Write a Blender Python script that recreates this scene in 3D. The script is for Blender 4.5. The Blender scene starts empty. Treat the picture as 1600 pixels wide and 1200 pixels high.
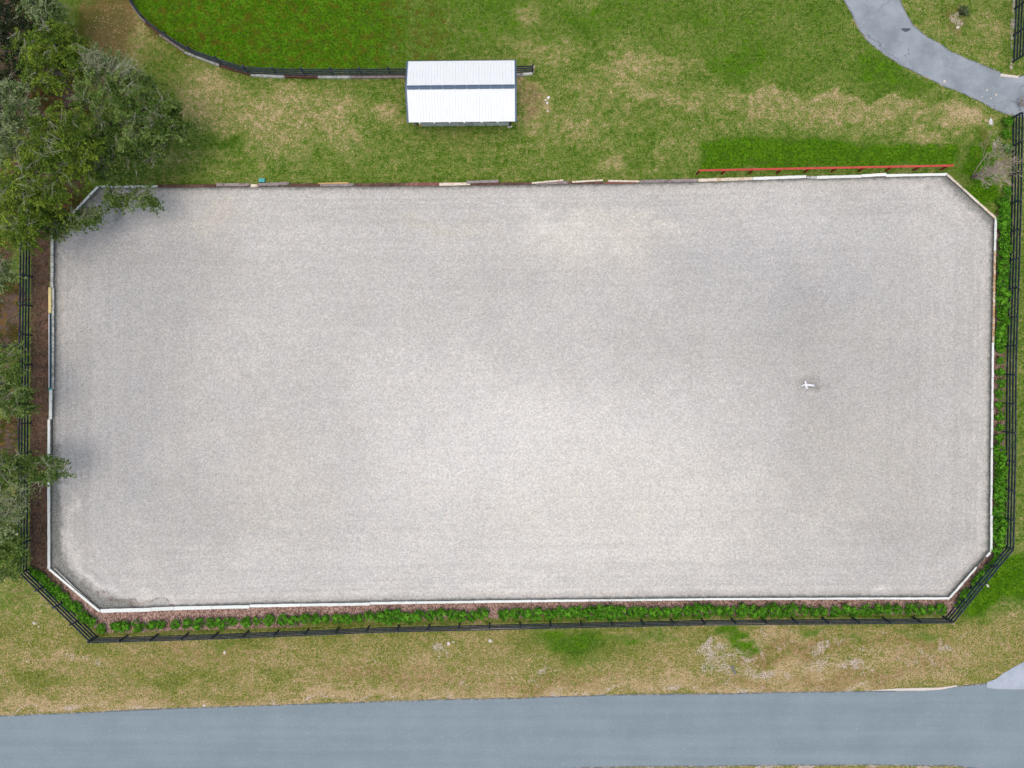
import bpy, math, random
import numpy as np
from mathutils import Vector, Matrix

# ------------------------------------------------------------------ camera, sky, sun, exposure
S = 0.0522            # metres per photo pixel on the ground
H = 57.5              # height of the drone
SC = bpy.context.scene
COL = SC.collection
cam_d = bpy.data.cameras.new("camera")
cam_d.sensor_width = 36.0
cam_d.angle = 2 * math.atan(800 * S / H)
cam_d.clip_start = 0.5
cam_d.clip_end = 2000
cam = bpy.data.objects.new("camera", cam_d)
cam.location = (0, 0, H)
COL.objects.link(cam)
SC.camera = cam

world = bpy.data.worlds.new("World")
SC.world = world
world.use_nodes = True
wn = world.node_tree
bg = wn.nodes.get("Background")
sky = wn.nodes.new("ShaderNodeTexSky")
sky.sky_type = 'NISHITA'
sky.sun_disc = False
SUN_EL, SUN_AZ = math.radians(83), math.radians(215)
sky.sun_elevation = SUN_EL
sky.sun_rotation = SUN_AZ
sky.air_density = 1.0
sky.dust_density = 4.5
sky.ozone_density = 1.0
wn.links.new(sky.outputs[0], bg.inputs[0])
bg.inputs[1].default_value = 0.15
sun_d = bpy.data.lights.new("sun", 'SUN')
sun_d.energy = 0.5
sun_d.angle = math.radians(90)
sun_d.color = (1.0, 0.96, 0.90)
sun = bpy.data.objects.new("sun", sun_d)
dirv = Vector((math.sin(SUN_AZ) * math.cos(SUN_EL), math.cos(SUN_AZ) * math.cos(SUN_EL), math.sin(SUN_EL)))
sun.rotation_euler = dirv.to_track_quat('Z', 'Y').to_euler()
COL.objects.link(sun)
SC.view_settings.view_transform = 'Standard'
SC.view_settings.look = 'None'
SC.view_settings.exposure = 0.12
SC.view_settings.gamma = 1

rng = np.random.default_rng(7)
random.seed(7)


# ------------------------------------------------------------------ helpers
def W(px, py, z=0.0):
    """point seen at photo pixel (px,py) when it lies at height z"""
    k = S * (H - z) / H
    return Vector(((px - 800) * k, (600 - py) * k, z))


def mesh_obj(name, verts, faces, mat, parent=None, smooth=False, loc=None, attrs=None):
    me = bpy.data.meshes.new(name)
    if isinstance(verts, np.ndarray):
        nv = len(verts)
        faces = np.asarray(faces, dtype=np.int32)
        nf, k = faces.shape
        me.vertices.add(nv)
        me.vertices.foreach_set("co", verts.astype(np.float32).ravel())
        me.loops.add(nf * k)
        me.loops.foreach_set("vertex_index", faces.ravel())
        me.polygons.add(nf)
        me.polygons.foreach_set("loop_start", np.arange(0, nf * k, k, dtype=np.int32))
        me.polygons.foreach_set("loop_total", np.full(nf, k, dtype=np.int32))
        me.update(calc_edges=True)
    else:
        me.from_pydata([tuple(v) for v in verts], [], faces)
        me.update()
    if smooth:
        me.polygons.foreach_set("use_smooth", [True] * len(me.polygons))
    if attrs:
        for an, arr in attrs.items():
            a = me.attributes.new(an, 'FLOAT', 'POINT')
            a.data.foreach_set("value", np.asarray(arr, dtype=np.float32).ravel())
    if mat:
        me.materials.append(mat)
    o = bpy.data.objects.new(name, me)
    COL.objects.link(o)
    if parent:
        o.parent = parent
    if loc is not None:
        o.location = loc
    return o


def tag(o, label=None, cat=None, group=None, kind=None):
    if label: o["label"] = label
    if cat: o["category"] = cat
    if group: o["group"] = group
    if kind: o["kind"] = kind
    return o


def empty(name, loc, label, cat, group=None, rz=0.0):
    o = bpy.data.objects.new(name, None)
    o.empty_display_size = 0.3
    o.location = loc
    o.rotation_euler = (0, 0, rz)
    COL.objects.link(o)
    return tag(o, label, cat, group)


class MB:
    def __init__(self):
        self.v = []; self.f = []

    def box(self, c, size, rz=0.0, rx=0.0, ry=0.0, jit=0.0):
        m = Matrix.Translation(Vector(c)) @ Matrix.Rotation(rz, 4, 'Z') @ Matrix.Rotation(ry, 4, 'Y') @ Matrix.Rotation(rx, 4, 'X')
        n = len(self.v)
        for sx in (-.5, .5):
            for sy in (-.5, .5):
                for sz in (-.5, .5):
                    self.v.append(m @ Vector((sx * size[0] + random.uniform(-jit, jit), sy * size[1] + random.uniform(-jit, jit), sz * size[2])))
        for f in ((0, 1, 3, 2), (4, 6, 7, 5), (0, 4, 5, 1), (2, 3, 7, 6), (0, 2, 6, 4), (1, 5, 7, 3)):
            self.f.append([n + i for i in f])
        return self

    def beam(self, a, b, w, t, n=1, jit=0.0):
        """board from a to b, w = horizontal width, t = vertical thickness; a,b centre line"""
        a = Vector(a); b = Vector(b)
        d = (b - a)
        side = Vector((-d.y, d.x, 0)).normalized()
        up = Vector((0, 0, 1))
        rings = []
        for i in range(n + 1):
            p = a.lerp(b, i / n)
            j1 = random.uniform(-jit, jit) if jit else 0
            j2 = random.uniform(-jit, jit) if jit else 0
            k = len(self.v)
            self.v += [p + side * (w / 2 + j1) + up * t / 2, p - side * (w / 2 + j2) + up * t / 2,
                       p - side * (w / 2 + j2) - up * t / 2, p + side * (w / 2 + j1) - up * t / 2]
            rings.append(k)
        for r0, r1 in zip(rings, rings[1:]):
            for i in range(4):
                j = (i + 1) % 4
                self.f.append([r0 + i, r1 + i, r1 + j, r0 + j])
        r = rings[0]; self.f.append([r, r + 1, r + 2, r + 3])
        r = rings[-1]; self.f.append([r + 3, r + 2, r + 1, r])
        return self

    def tube(self, pts, radii, sides=6):
        pts = [Vector(p) for p in pts]
        rings = []
        for i, p in enumerate(pts):
            d = (pts[min(i + 1, len(pts) - 1)] - pts[max(i - 1, 0)])
            if d.length < 1e-6: d = Vector((0, 0, 1))
            d.normalize()
            ref = Vector((0, 0, 1)) if abs(d.z) < 0.9 else Vector((1, 0, 0))
            u = d.cross(ref).normalized(); v = d.cross(u)
            k = len(self.v)
            for s in range(sides):
                a = 2 * math.pi * s / sides
                self.v.append(p + (u * math.cos(a) + v * math.sin(a)) * radii[i])
            rings.append(k)
        for r0, r1 in zip(rings, rings[1:]):
            for s in range(sides):
                t = (s + 1) % sides
                self.f.append([r0 + s, r0 + t, r1 + t, r1 + s])
        self.f.append([rings[0] + s for s in reversed(range(sides))])
        self.f.append([rings[-1] + s for s in range(sides)])
        return self

    def build(self, name, mat, parent=None, smooth=False, origin=None):
        v = self.v
        if origin is not None:
            o_ = Vector(origin); v = [x - o_ for x in v]
        return mesh_obj(name, v, self.f, mat, parent, smooth, loc=origin)


# ------------------------------------------------------------------ node material helpers
def new_mat(name, rough=0.9, spec=0.2):
    m = bpy.data.materials.new(name)
    m.use_nodes = True
    nt = m.node_tree
    b = nt.nodes["Principled BSDF"]
    b.inputs["Roughness"].default_value = rough
    b.inputs["Specular IOR Level"].default_value = spec
    return m, nt, b


class N:
    """tiny node-graph builder"""
    def __init__(self, nt):
        self.nt = nt; self.L = nt.links
        tc = nt.nodes.new("ShaderNodeTexCoord")
        self.obj = tc.outputs["Object"]
        g = nt.nodes.new("ShaderNodeNewGeometry")
        self.pos = g.outputs["Position"]

    def _set(self, sock, v):
        if hasattr(v, "is_output") or isinstance(v, bpy.types.NodeSocket):
            self.L.new(v, sock)
        else:
            if sock.type == 'RGBA' and not hasattr(v, '__len__'): v = (v, v, v, 1)
            if sock.type == 'RGBA' and len(v) == 3: v = (*v, 1)
            sock.default_value = v

    def noise(self, scale, detail=4, rough=0.55, vec=None, dist=0.0):
        n = self.nt.nodes.new("ShaderNodeTexNoise")
        n.inputs["Scale"].default_value = scale
        n.inputs["Detail"].default_value = detail
        n.inputs["Roughness"].default_value = rough
        n.inputs["Distortion"].default_value = dist
        self.L.new(vec if vec is not None else self.pos, n.inputs["Vector"])
        return n.outputs["Fac"]

    def voro(self, scale, vec=None, out="Color", feature='F1'):
        n = self.nt.nodes.new("ShaderNodeTexVoronoi")
        n.feature = feature
        n.inputs["Scale"].default_value = scale
        self.L.new(vec if vec is not None else self.pos, n.inputs["Vector"])
        return n.outputs[out]

    def scalev(self, sc, vec=None):
        n = self.nt.nodes.new("ShaderNodeMapping")
        n.inputs["Scale"].default_value = sc
        self.L.new(vec if vec is not None else self.pos, n.inputs["Vector"])
        return n.outputs[0]

    def math(self, op, a, b=0.0, c=None, clamp=False):
        n = self.nt.nodes.new("ShaderNodeMath")
        n.operation = op; n.use_clamp = clamp
        self._set(n.inputs[0], a); self._set(n.inputs[1], b)
        if c is not None: self._set(n.inputs[2], c)
        return n.outputs[0]

    def ramp(self, fac, lo, hi, a=0.0, b=1.0):
        n = self.nt.nodes.new("ShaderNodeMapRange")
        n.interpolation_type = 'SMOOTHSTEP'
        self._set(n.inputs[0], fac)
        n.inputs[1].default_value = lo; n.inputs[2].default_value = hi
        n.inputs[3].default_value = a; n.inputs[4].default_value = b
        return n.outputs[0]

    def lin(self, fac, lo, hi, a=0.0, b=1.0):
        n = self.nt.nodes.new("ShaderNodeMapRange")
        self._set(n.inputs[0], fac)
        n.inputs[1].default_value = lo; n.inputs[2].default_value = hi
        n.inputs[3].default_value = a; n.inputs[4].default_value = b
        return n.outputs[0]

    def mix(self, fac, a, b, mode='MIX'):
        n = self.nt.nodes.new("ShaderNodeMix")
        n.data_type = 'RGBA'; n.blend_type = mode
        self._set(n.inputs[0], fac); self._set(n.inputs[6], a); self._set(n.inputs[7], b)
        return n.outputs[2]

    def mulv(self, col, val):
        """colour * scalar"""
        n = self.nt.nodes.new("ShaderNodeVectorMath")
        n.operation = 'SCALE'
        self._set(n.inputs[0], col if isinstance(col, bpy.types.NodeSocket) else col[:3])
        self._set(n.inputs[3], val)
        return n.outputs[0]

    def attr(self, name):
        n = self.nt.nodes.new("ShaderNodeAttribute")
        n.attribute_name = name
        return n.outputs["Fac"]

    def bump(self, b, h, strength=0.5, dist=0.05):
        n = self.nt.nodes.new("ShaderNodeBump")
        n.inputs["Strength"].default_value = strength
        n.inputs["Distance"].default_value = dist
        self.L.new(h, n.inputs["Height"])
        self.L.new(n.outputs[0], b.inputs["Normal"])

    def rnd(self):
        n = self.nt.nodes.new("ShaderNodeObjectInfo")
        return n.outputs["Random"]


def srgb(r, g, b):
    f = lambda c: ((c / 255 + 0.055) / 1.055) ** 2.4 if c > 10 else c / 255 / 12.92
    return (f(r), f(g), f(b))


# ------------------------------------------------------------------ materials
def ground_material():
    m, nt, b = new_mat("ground_grass", 0.95, 0.05)
    n = N(nt)
    dry, lush, bare, mulch, soil = [n.attr(a) for a in ("dry", "lush", "bare", "mulch", "soil")]
    n1 = n.noise(0.28, 7, 0.6)
    n2 = n.noise(1.3, 6, 0.65, dist=0.3)
    n3 = n.noise(5.5, 3, 0.7)
    n4 = n.noise(11.0, 2, 0.8)
    streak = n.noise(1.0, 5, 0.65, vec=n.scalev((0.35, 2.4, 1)))
    # dryness of the blades
    nC = n.noise(3.0, 5, 0.7, dist=0.4)
    d = n.math('ADD', dry, n.math('MULTIPLY', n.math('SUBTRACT', n1, 0.5), 0.7))
    d = n.math('ADD', d, n.math('MULTIPLY', n.math('SUBTRACT', nC, 0.5), 1.5))
    d = n.math('ADD', d, n.math('MULTIPLY', n.math('SUBTRACT', n2, 0.5), 1.2))
    d = n.math('ADD', d, n.math('MULTIPLY', n.math('SUBTRACT', n3, 0.5), 1.15))
    d = n.math('ADD', d, n.math('MULTIPLY', n.math('SUBTRACT', n4, 0.5), 0.7))
    d = n.math('ADD', d, n.math('MULTIPLY', n.math('SUBTRACT', streak, 0.5), 0.35))
    ng = nt.nodes.new("ShaderNodeValToRGB")
    cr = ng.color_ramp
    cr.elements[0].position = 0.0; cr.elements[0].color = (*srgb(70, 104, 24), 1)
    cr.elements[1].position = 1.0; cr.elements[1].color = (*srgb(206, 182, 142), 1)
    for p, c in ((0.25, srgb(100, 128, 44)), (0.5, srgb(130, 142, 70)), (0.75, srgb(168, 154, 102))):
        e = cr.elements.new(p); e.color = (*c, 1)
    nt.links.new(d, ng.inputs[0])
    col = ng.outputs[0]
    # lush grass
    l = n.math('ADD', lush, n.math('MULTIPLY', n.math('SUBTRACT', n2, 0.5), 1.5))
    l = n.math('ADD', l, n.math('MULTIPLY', n.math('SUBTRACT', n3, 0.5), 0.6))
    lcol = n.mix(n.ramp(n2, 0.38, 0.6), srgb(74, 120, 8), srgb(98, 142, 26))
    lcol = n.mix(n.ramp(n3, 0.42, 0.66), lcol, srgb(52, 88, 8))
    col = n.mix(n.ramp(l, 0.34, 0.76), col, lcol)
    # reddish brown dead leaf patches that grow in the lush paddock
    spots = n.math('MULTIPLY', n.ramp(n.noise(1.6, 5, 0.7, dist=0.5), 0.50, 0.62), n.attr("rust"))
    col = n.mix(n.math('MULTIPLY', spots, 0.8), col, srgb(100, 82, 26))
    sp2 = n.math('MULTIPLY', n.ramp(n.noise(0.8, 6, 0.7, dist=0.8), 0.48, 0.62), n.attr('rust'))
    col = n.mix(n.math('MULTIPLY', sp2, 0.45), col, srgb(84, 88, 18))
    col = n.mix(n.math('MULTIPLY', n.math('MULTIPLY', n.attr('verge'), 0.34), n.math('SUBTRACT', 1.0, n.ramp(lush, 0.1, 0.6))), col, n.mix(n.ramp(n3, 0.38, 0.64), srgb(116, 104, 42), srgb(178, 152, 92)))
    # brown dormant grass
    br = n.math('ADD', n.attr("brown"), n.math('MULTIPLY', n.math('SUBTRACT', n2, 0.5), 1.2))
    br = n.math('ADD', br, n.math('MULTIPLY', n.math('SUBTRACT', n3, 0.5), 0.7))
    bcl = n.mix(n.ramp(n3, 0.4, 0.62), srgb(104, 88, 46), srgb(86, 86, 32))
    bcl = n.mix(n.ramp(n.noise(0.7, 4), 0.45, 0.6), bcl, srgb(122, 98, 58))
    bcl = n.mix(n.attr('verge'), bcl, n.mix(n.ramp(nC, 0.42, 0.58), srgb(122, 112, 54), srgb(168, 134, 96)))
    col = n.mix(n.math('MULTIPLY', n.ramp(br, 0.35, 0.9), 0.8), col, bcl)
    # pale sandy bare earth
    bb = n.math('ADD', bare, n.math('MULTIPLY', n.math('SUBTRACT', n.noise(0.9, 8, 0.7, dist=0.6), 0.5), 2.2))
    bb = n.math('ADD', bb, n.math('MULTIPLY', n.math('SUBTRACT', n3, 0.5), 0.8))
    bcol = n.mix(n.ramp(n4, 0.35, 0.65), srgb(162, 140, 116), srgb(222, 208, 192))
    col = n.mix(n.ramp(bb, 0.54, 0.95), col, bcol)
    # soil under the trees
    so = n.math('ADD', soil, n.math('MULTIPLY', n.math('SUBTRACT', n2, 0.5), 0.9))
    scol = n.mix(n.ramp(n.noise(0.45, 5, 0.7), 0.42, 0.58), srgb(74, 60, 34), srgb(104, 88, 78))
    scol = n.mix(n.ramp(n.noise(1.7, 5, 0.7), 0.5, 0.62), scol, srgb(118, 92, 50))
    scol = n.mix(n.ramp(n.noise(1.1, 6, 0.7), 0.48, 0.62), scol, srgb(62, 72, 22))
    scol = n.mulv(scol, n.lin(n3, 0.25, 0.75, 0.75, 1.3))
    col = n.mix(n.ramp(so, 0.35, 0.7), col, scol)
    # bark mulch
    mu = n.math('ADD', mulch, n.math('MULTIPLY', n.math('SUBTRACT', n.noise(2.5, 5, 0.7), 0.5), 0.8))
    v = n.voro(9.0, vec=n.scalev((1.6, 1, 1)))
    sep = nt.nodes.new("ShaderNodeSeparateColor"); nt.links.new(v, sep.inputs[0])
    mcol = n.mix(n.ramp(sep.outputs[0], 0.1, 0.9), srgb(126, 96, 82), srgb(204, 172, 156))
    mcol = n.mix(n.ramp(n.noise(0.8, 4), 0.4, 0.6), n.mulv(mcol, 0.85), mcol)
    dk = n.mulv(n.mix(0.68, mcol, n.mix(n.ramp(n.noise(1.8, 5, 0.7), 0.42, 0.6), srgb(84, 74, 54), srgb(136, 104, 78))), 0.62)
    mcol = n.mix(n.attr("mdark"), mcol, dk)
    col = n.mix(n.ramp(mu, 0.35, 0.6), col, mcol)
    # fine value mottling of blades
    f = n.math('MULTIPLY', n.lin(n4, 0.2, 0.8, 0.66, 1.36), n.lin(n.noise(24.0, 1, 0.5), 0.2, 0.8, 0.8, 1.2))
    col = n.mulv(col, f)
    nt.links.new(col, b.inputs["Base Color"])
    h = n.math('ADD', n.math('MULTIPLY', n3, 0.6), n4)
    n.bump(b, h, 0.9, 0.07)
    return m


def arena_material():
    m, nt, b = new_mat("arena_footing", 0.95, 0.1)
    n = N(nt)
    tone, alg_shade, warm, rim = n.attr("tone"), n.attr("algae_shade"), n.attr("warm"), n.attr("rim")
    big = n.noise(0.10, 5, 0.6)
    mid = n.noise(0.9, 5, 0.6)
    fine = n.noise(9.5, 3, 0.8)
    fine2 = n.noise(15.0, 2, 0.7)
    # colours: cool grey to warm grey
    base = n.mix(n.math('ADD', warm, n.math('MULTIPLY', n.math('SUBTRACT', n.noise(0.35, 6, 0.6), 0.5), 0.8), clamp=True), srgb(197, 195, 189), srgb(205, 200, 186))
    # separate chips of pale fibre and dark grit
    v = n.voro(11.0)
    sep = nt.nodes.new("ShaderNodeSeparateColor"); nt.links.new(v, sep.inputs[0])
    chip = n.lin(sep.outputs[0], 0.0, 1.0, 0.84, 1.14)
    f = n.math('MULTIPLY', chip, n.lin(fine, 0.25, 0.75, 0.80, 1.20))
    f = n.math('MULTIPLY', f, n.lin(fine2, 0.25, 0.75, 0.80, 1.18))
    f = n.math('MULTIPLY', f, n.lin(mid, 0.2, 0.8, 0.95, 1.05))
    f = n.math('MULTIPLY', f, n.lin(big, 0.3, 0.7, 0.95, 1.05))
    # harrow and hoof tracks that follow the rails
    dp = n.attr("dper")
    cmb = nt.nodes.new("ShaderNodeCombineXYZ")
    nt.links.new(n.math('MULTIPLY', dp, 2.6), cmb.inputs[0]); nt.links.new(n.math('MULTIPLY', n.noise(0.12, 2), 3.0), cmb.inputs[1])
    trk = n.noise(1.0, 3, 0.6, vec=cmb.outputs[0])
    fade = n.ramp(dp, 0.2, 9.0, 1.0, 0.35)
    f = n.math('MULTIPLY', f, n.math('ADD', 1.0, n.math('MULTIPLY', n.math('MULTIPLY', n.math('SUBTRACT', trk, 0.5), fade), 0.38)))
    hoof = n.ramp(n.noise(2.6, 4, 0.75, dist=1.2), 0.30, 0.40, 0.90, 1.0)
    f = n.math('MULTIPLY', f, hoof)
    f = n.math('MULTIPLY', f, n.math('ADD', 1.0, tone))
    tint = n.mix(n.ramp(sep.outputs[1], 0.3, 0.8), (1.015, 0.995, 0.98), (0.985, 1.0, 1.02))
    base = n.mix(1.0, base, tint, 'MULTIPLY')
    col = n.mulv(base, f)
    # grimy green edge, with shade painted by the left boards and cross
    a = n.math('ADD', alg_shade, n.math('MULTIPLY', n.math('SUBTRACT', n.noise(2.2, 6, 0.7), 0.5), 1.1))
    a = n.math('MULTIPLY', n.ramp(a, 0.25, 0.8), 0.92)
    acol = n.mix(n.ramp(fine, 0.35, 0.65), srgb(104, 106, 98), srgb(160, 160, 152))
    col = n.mix(a, col, acol)
    # leaf litter and brown dirt gathered on the rim
    r = n.math('ADD', rim, n.math('MULTIPLY', n.math('SUBTRACT', n.noise(3.0, 5, 0.75), 0.5), 1.6))
    col = n.mix(n.math('MULTIPLY', n.ramp(r, 0.55, 1.0), 0.8), col, n.mix(n.ramp(fine2, 0.4, 0.6), srgb(92, 76, 68), srgb(140, 124, 112)))
    nt.links.new(col, b.inputs["Base Color"])
    n.bump(b, n.math('ADD', fine, n.math('MULTIPLY', fine2, 0.6)), 0.6, 0.04)
    return m


def asphalt_material(name, c0, c1, along=(0.06, 1.6, 1), cracks=False, edge=False):
    m, nt, b = new_mat(name, 0.85, 0.25)
    n = N(nt)
    st = n.noise(1.0, 6, 0.6, vec=n.scalev(along))
    mid = n.noise(0.35, 5, 0.6)
    k = n.math('ADD', n.math('MULTIPLY', st, 0.55), n.math('MULTIPLY', mid, 0.45))
    col = n.mix(n.ramp(k, 0.34, 0.66), c0, c1)
    f = n.math('MULTIPLY', n.lin(n.noise(9, 4, 0.8), 0.2, 0.8, 0.84, 1.16), n.lin(n.noise(20, 1, 0.6), 0.2, 0.8, 0.9, 1.1))
    col = n.mulv(col, f)
    v = n.voro(9)
    sep = nt.nodes.new("ShaderNodeSeparateColor"); nt.links.new(v, sep.inputs[0])
    col = n.mix(n.ramp(sep.outputs[0], 0.97, 0.99, 0, 0.12), col, srgb(205, 208, 210))
    if cracks:
        w = n.noise(0.6, 5, 0.7)
        vv = nt.nodes.new("ShaderNodeVectorMath"); vv.operation = 'ADD'
        nt.links.new(n.pos, vv.inputs[0])
        cmb = nt.nodes.new("ShaderNodeCombineXYZ")
        nt.links.new(n.math('MULTIPLY', w, 2.2), cmb.inputs[0]); nt.links.new(n.math('MULTIPLY', n.noise(0.8, 5, 0.7), -1.6), cmb.inputs[1])
        nt.links.new(cmb.outputs[0], vv.inputs[1])
        d = n.voro(0.28, vec=vv.outputs[0], out="Distance", feature='DISTANCE_TO_EDGE')
        cr = n.math('MULTIPLY', n.ramp(d, 0.0, 0.016, 1.0, 0.0), n.ramp(n.noise(0.25, 3), 0.46, 0.6))
        col = n.mix(n.math('MULTIPLY', cr, 0.8), col, srgb(78, 82, 86))
        pv = n.ramp(n.noise(0.5, 4, 0.6, dist=1.0), 0.55, 0.62)
        col = n.mix(n.math('MULTIPLY', pv, 0.18), col, srgb(184, 190, 196))
    if edge:
        e = n.math('ADD', n.attr("edge"), n.math('MULTIPLY', n.math('SUBTRACT', n.noise(2.5, 5, 0.7), 0.5), 0.8))
        col = n.mix(n.math('MULTIPLY', n.ramp(e, 0.5, 0.9), 0.75), col, n.mix(n.ramp(n.noise(2.5, 4), 0.45, 0.6), srgb(86, 88, 92), srgb(158, 152, 142)))
    nt.links.new(col, b.inputs["Base Color"])
    n.bump(b, n.noise(14, 3, 0.7), 0.3, 0.02)
    return m


def wood_material(name, c_main, c_wear, wear=0.5, c_dark=None, rough=0.8):
    """painted or bare board, worn in blotches; grain along the longest axis is carried by fine noise"""
    m, nt, b = new_mat(name, rough, 0.25)
    n = N(nt)
    w = n.noise(3.2, 6, 0.75, dist=0.4)
    col = n.mix(n.ramp(w, 1 - wear - 0.09, 1 - wear + 0.05), c_main, c_wear)
    if c_dark:
        col = n.mix(n.ramp(n.noise(5.5, 4, 0.7), 0.6, 0.68), col, c_dark)
    f = n.math('MULTIPLY', n.lin(n.noise(9, 4, 0.7), 0.2, 0.8, 0.85, 1.15), n.lin(n.rnd(), 0, 1, 0.92, 1.06))
    col = n.mulv(col, f)
    nt.links.new(col, b.inputs["Base Color"])
    n.bump(b, n.noise(18, 3, 0.7), 0.35, 0.01)
    return m


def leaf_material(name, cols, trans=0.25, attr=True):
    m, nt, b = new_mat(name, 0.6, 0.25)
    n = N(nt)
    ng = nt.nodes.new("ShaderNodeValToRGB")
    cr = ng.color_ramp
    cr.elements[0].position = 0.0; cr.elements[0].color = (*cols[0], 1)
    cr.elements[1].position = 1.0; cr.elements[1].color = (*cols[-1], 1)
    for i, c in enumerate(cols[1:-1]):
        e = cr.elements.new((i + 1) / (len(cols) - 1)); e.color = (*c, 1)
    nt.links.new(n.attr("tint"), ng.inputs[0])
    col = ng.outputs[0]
    nt.links.new(col, b.inputs["Base Color"])
    tr = nt.nodes.new("ShaderNodeBsdfTranslucent")
    nt.links.new(col, tr.inputs[0])
    mx = nt.nodes.new("ShaderNodeMixShader"); mx.inputs[0].default_value = trans
    nt.links.new(b.outputs[0], mx.inputs[1]); nt.links.new(tr.outputs[0], mx.inputs[2])
    nt.links.new(mx.outputs[0], nt.nodes["Material Output"].inputs[0])
    return m


def plain(name, c, rough=0.7, spec=0.3, var=0.12, sc=6.0, metal=0.0):
    m, nt, b = new_mat(name, rough, spec)
    n = N(nt)
    b.inputs["Metallic"].default_value = metal
    nt.links.new(n.mulv(n.mix(0.0, c, c), n.lin(n.noise(sc, 4, 0.7), 0.25, 0.75, 1 - var, 1 + var)), b.inputs["Base Color"])
    return m


M = {}
M['ground'] = ground_material()
M['arena'] = arena_material()
M['road'] = asphalt_material("road_asphalt", srgb(130, 145, 149), srgb(142, 156, 160), along=(0.03, 1.1, 1), edge=True)
M['drive'] = asphalt_material("driveway_asphalt", srgb(136, 145, 148), srgb(164, 172, 176), along=(0.5, 0.5, 1), cracks=True, edge=True)
M['concrete'] = asphalt_material("apron_concrete", srgb(160, 170, 178), srgb(186, 194, 202), along=(0.6, 0.6, 1))
M['white'] = wood_material("white_paint", srgb(232, 236, 226), srgb(184, 182, 170), 0.36, srgb(128, 112, 104))
M['white_clean'] = wood_material("white_paint_clean", srgb(238, 242, 232), srgb(210, 208, 198), 0.3)
M['cream'] = wood_material("cream_paint", srgb(236, 224, 200), srgb(204, 172, 128), 0.42, srgb(150, 120, 84))
M['peel'] = wood_material("peeling_cream", srgb(232, 222, 200), srgb(190, 150, 104), 0.52, srgb(134, 98, 62))
M['brown'] = wood_material("rotten_brown", srgb(92, 66, 54), srgb(122, 94, 80), 0.45, srgb(60, 42, 34))
M['greywood'] = wood_material("weathered_grey", srgb(158, 146, 140), srgb(112, 98, 92), 0.42, srgb(76, 62, 58))
M['redwood'] = wood_material("red_brown", srgb(134, 88, 74), srgb(168, 140, 128), 0.42, srgb(84, 58, 48))
M['lichen'] = wood_material("lichen_white", srgb(196, 200, 192), srgb(150, 152, 142), 0.45, srgb(92, 92, 86))
M['face'] = wood_material("kickboard_face", srgb(150, 148, 140), srgb(112, 110, 100), 0.5, srgb(82, 76, 66))
M['facebrown'] = wood_material("kickboard_face_brown", srgb(150, 138, 132), srgb(104, 86, 76), 0.5, srgb(70, 56, 48))
M['greyplank'] = wood_material('grey_plank', srgb(122, 124, 120), srgb(98, 98, 96), 0.45)
M['yellow'] = wood_material("yellow_paint", srgb(222, 204, 140), srgb(186, 160, 100), 0.35, srgb(110, 84, 56))
M['stick'] = wood_material("new_stick", srgb(206, 172, 112), srgb(184, 148, 90), 0.4)
M['black'] = wood_material("black_fence_paint", srgb(46, 52, 62), srgb(74, 82, 94), 0.45, None, 0.5)
M['red'] = wood_material("red_paint", srgb(200, 84, 68), srgb(176, 64, 50), 0.42, None, 0.6)
M['reddark'] = wood_material("red_post_paint", srgb(140, 34, 28), srgb(104, 28, 24), 0.4)
M['roof'] = plain("roof_white_metal", srgb(243, 246, 243), 0.5, 0.3, 0.015, 2.0)
M['slate'] = plain("slate_trim", srgb(82, 104, 124), 0.45, 0.4, 0.05, 3.0)
M['slatedark'] = plain("dark_fascia", srgb(70, 88, 104), 0.5, 0.4, 0.08, 3.0)
M['teal'] = plain("teal_pole_paint", srgb(24, 66, 82), 0.5, 0.4, 0.1)
M['turq'] = plain("turquoise_plastic", srgb(74, 176, 172), 0.45, 0.4, 0.1)
M['bark'] = wood_material("grey_bark", srgb(112, 104, 92), srgb(142, 136, 124), 0.45, srgb(72, 64, 54))
M['twig'] = wood_material("pale_twig", srgb(142, 146, 116), srgb(184, 184, 156), 0.4, None)
M['crape'] = wood_material("bare_tree_bark", srgb(178, 158, 144), srgb(204, 190, 172), 0.45, srgb(132, 108, 92))
M['stone'] = plain("pale_limestone", srgb(222, 212, 198), 0.9, 0.1, 0.15, 8)
M['whiteplastic'] = plain("white_plastic", srgb(252, 252, 252), 0.4, 0.4, 0.02)
M['stain'] = plain("oil_stain", srgb(84, 90, 98), 0.6, 0.3, 0.3, 7)
M['crack'] = plain("crack_filler", srgb(94, 98, 106), 0.9, 0.1, 0.2, 7)
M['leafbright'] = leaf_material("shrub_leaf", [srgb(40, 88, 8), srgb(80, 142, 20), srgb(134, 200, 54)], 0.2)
M['leafA'] = leaf_material("leaf_yellow_green", [srgb(66, 94, 26), srgb(106, 134, 36), srgb(156, 178, 60)])
M['leafB'] = leaf_material("leaf_dark_green", [srgb(60, 88, 30), srgb(94, 124, 44), srgb(146, 168, 92)])
M['leafC'] = leaf_material("leaf_grey_green", [srgb(80, 106, 52), srgb(118, 142, 78), srgb(174, 188, 138)])
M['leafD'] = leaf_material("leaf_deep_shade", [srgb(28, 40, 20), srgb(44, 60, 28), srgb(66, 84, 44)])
M['tuft'] = leaf_material("grass_tuft", [srgb(58, 98, 10), srgb(88, 122, 30), srgb(126, 138, 62), srgb(172, 160, 104), srgb(222, 204, 162)], 0.15)
M['blade'] = leaf_material("coarse_blade", [srgb(60, 76, 40), srgb(84, 100, 56), srgb(110, 120, 80)])

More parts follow.
